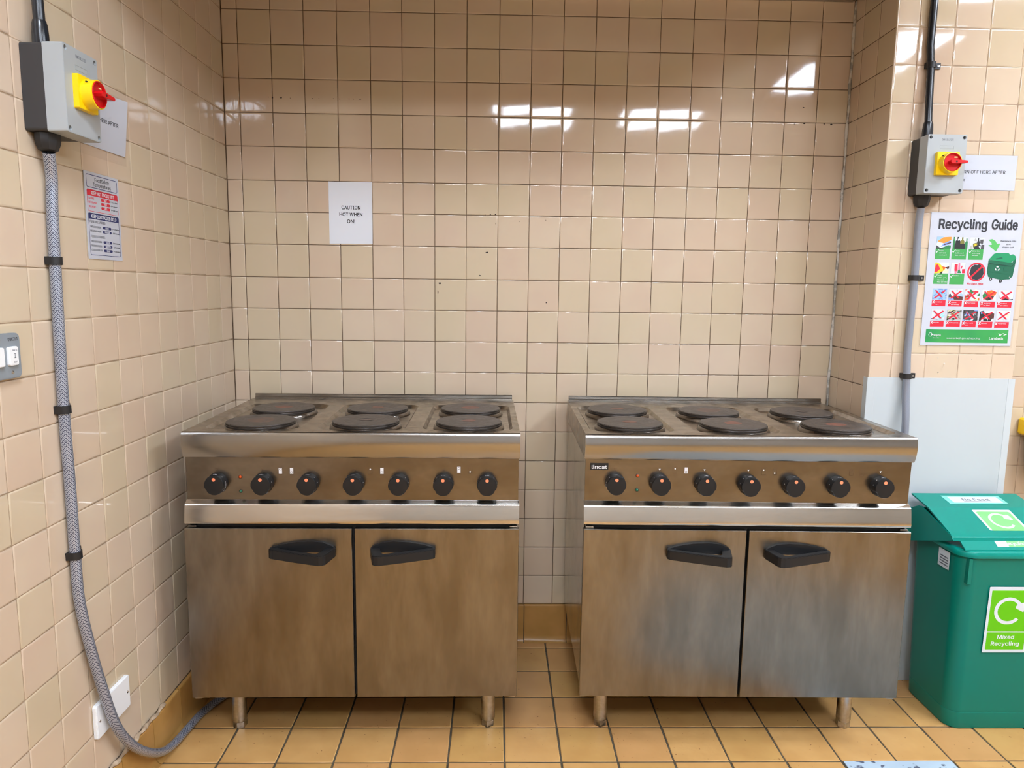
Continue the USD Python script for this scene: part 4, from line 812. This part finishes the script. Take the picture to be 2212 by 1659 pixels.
ntc = obj('food_label', T(ext(sbox(-.0780, -.0190, .0780, .0190), .0002), on_flap(.0090, .50, 0)), STICKER, t, label='white No Food label on the lid')
obj('clear_tape', T(ext(sbox(-.0950, -.0270, .0900, .0260).difference(sbox(-.078, -.019, .078, .019)), .0002), on_flap(.0090, .50, 0)), plain('tape', lin(120, 206, 190), .25), t)
obj('lettering', T(mv(text('No Food', .0150, width=.0850), .002, .001, .0002), on_flap(.0090, .50, 0)), INK_GREY, ntc)
obj('underline', T(ext(sbox(-.0410, -.0105, .0460, -.0095), .0002, .0002), on_flap(.0090, .50, 0)), INK_GREY, ntc)
def recycle_loop(r, w, head, gap0=-38, gap1=8):
    a = np.radians(np.linspace(gap1+18, 360+gap0, 60)); outer = [(r*math.cos(q), r*math.sin(q)) for q in a]; inner = [((r-w)*math.cos(q), (r-w)*math.sin(q)) for q in a[::-1]]
    c = Polygon(outer+inner); rm = r-w/2; q = math.radians(gap1+24)
    p = np.array([rm*math.cos(q), rm*math.sin(q)]); tdir = np.array([math.sin(q), -math.cos(q)]); nd = np.array([math.cos(q), math.sin(q)])
    hd_ = Polygon([p+nd*head*.95-tdir*head*.1, p+nd*head*.80-tdir*head*.55, p+nd*head*.2-tdir*head*.65, p-nd*head*.55-tdir*head*.62, p-nd*head*.95-tdir*head*.2, p-nd*head*.9+tdir*head*.1, p+tdir*head*1.35+nd*head*.2]).buffer(head*.12)
    return unary_union([c, hd_])
Mst = on_flap(.0180, .49, 1)
st = obj('lid_sticker', T(ext(rrect(.1180, .0960, .003, 4), .0002), Mst), STICKER, t, label='pale green loop arrow sticker on the lid')
obj('sticker_field', T(mv(ext(unary_union([rrect(.1030, .0800, .006, 5, 0, .0), sbox(-.0515, -.0480, .0515, 0)]), .0002), 0, -.0010, .0002), Mst), PALE_GREEN, st)
obj('loop_arrow', T(mv(ext(recycle_loop(.0350, .0075, .0115), .0002), .002, -.004, .0004), Mst), PRINT_WHITE, st)
Mfr = frame((.0240, -.1115-.0006, .5765), (1, 0, 0), (0, .72, .56)/np.linalg.norm((.72, .56)), (0, -.56, .72)/np.linalg.norm((.72, .56)))
Mfr = frame((.0180, -.1115, .5752), (1, 0, 0), np.array((0, .832, .555)), np.array((0, -.555, .832)))
rs_ = obj('rim_sticker', T(ext(sbox(-.0640, -.0100, .0640, .0130), .0002), Mfr), STICKER, t, label='narrow white and green recycling strip under the lid')
obj('sticker_field', T(mv(ext(sbox(-.0300, -.0095, .0540, .0130), .0002), 0, 0, .0002), Mfr), PALE_GREEN, rs_)
obj('lettering', T(mv(text('recycling', .0110, width=.0560, bold=True), -.0060, .0020, .0004), Mfr), PRINT_WHITE, rs_)
# label on the front and a small one on the side
sl_ = math.atan2(.0135, .478)
Mlb = frame((.0000, -.1262-.0022, .3520), (1, 0, 0), (0, -math.sin(sl_), math.cos(sl_)), (0, -math.cos(sl_), -math.sin(sl_)))
fb = obj('front_sticker', T(ext(rrect(.1300, .2040, .002, 3), .0004), Mlb), STICKER, t, label='lime green mixed recycling sticker on the front')
obj('sticker_field', T(mv(ext(unary_union([rrect(.1140, .1260, .002, 2, 0, .0280), rrect(.1140, .0540, .002, 2, 0, -.0660)]), .0002), 0, 0, .0004), Mlb), LIME, fb)
obj('loop_arrow', T(mv(ext(recycle_loop(.0420, .0100, .0130, -40, -2), .0002), -.002, .0280, .0006), Mlb), PRINT_WHITE, fb)
for s, y, w in (('Mixed', -.0530, .0500), ('Recycling', -.0740, .0840)): obj('lettering', T(mv(text(s, .0120, width=w, bold=True), 0, y, .0006), Mlb), PRINT_WHITE, fb)
Msl = frame((-.1510, -.0480, .5000), (0, -1, 0), (0, 0, 1), (-1, 0, 0))
sb = obj('side_sticker', T(mv(ext(sbox(-.026, -.020, .026, .034), .0006), 0, 0, .0015), Msl), STICKER, t, label='small grey printed sticker on the left side')
obj('lettering', T(mv(cat([ext(sbox(-.018, z, .020, z+.0035), .0003) for z in (-.012, -.004, .004, .012)]), 0, 0, .0021), Msl), INK_GREY, sb)

# ------------------------------------------------------------------ right edge and floor
t = thing('wall_dispenser', 'rounded grey dispenser with yellow bracket cut by the right frame edge', 'dispenser', (2.874, 0, -.024))
obj('body', mv(lathe([(0, .640), (.030, .645), (.050, .668), (.064, .710), (.071, .770), (.072, .815), (.064, .822), (0, .822)], sides=36), 0, -.074), plain('pale_grey_body', lin(176, 174, 170), .4), t, smooth=35)
obj('bracket', cbox(-.0760, .0760, -.0900, -.0020, .8180, .8780, .006), YELLOW, t)
obj('screw', lathe([(0, 0), (.0085, 0), (.0085, .004), (.006, .008), (0, .008)], (-.0640, -.0900, .8380), 'y-', 20), CHROME, t, smooth=40)
t = thing('floor_plate', 'chipped pale blue painted access plate set in the floor', 'floor plate', (0, 0, 0))
obj('plate', cbox(GRILL[0]+.004, GRILL[1]-.004, GRILL[2]+.004, GRILL[3]-.001, -.0022, .0012, .0008), PLATE_BLUE, t)
obj('lifting_slot', cbox(2.02, 2.06, -.90, -.892, .0011, .0016), DARK_GAP, t)
t = tag(obj('floor_mat', T(ext_bevel(rrect(1.22, .98, .03, 5, .61, -.49), .009, .003), trimesh.transformations.translation_matrix((1.35, -1.14, .0014)) @ trimesh.transformations.rotation_matrix(.327, (0, 0, 1))), GREY_MAT), 'light grey rubber mat lying askew on the floor in front of the right range', 'floor mat')
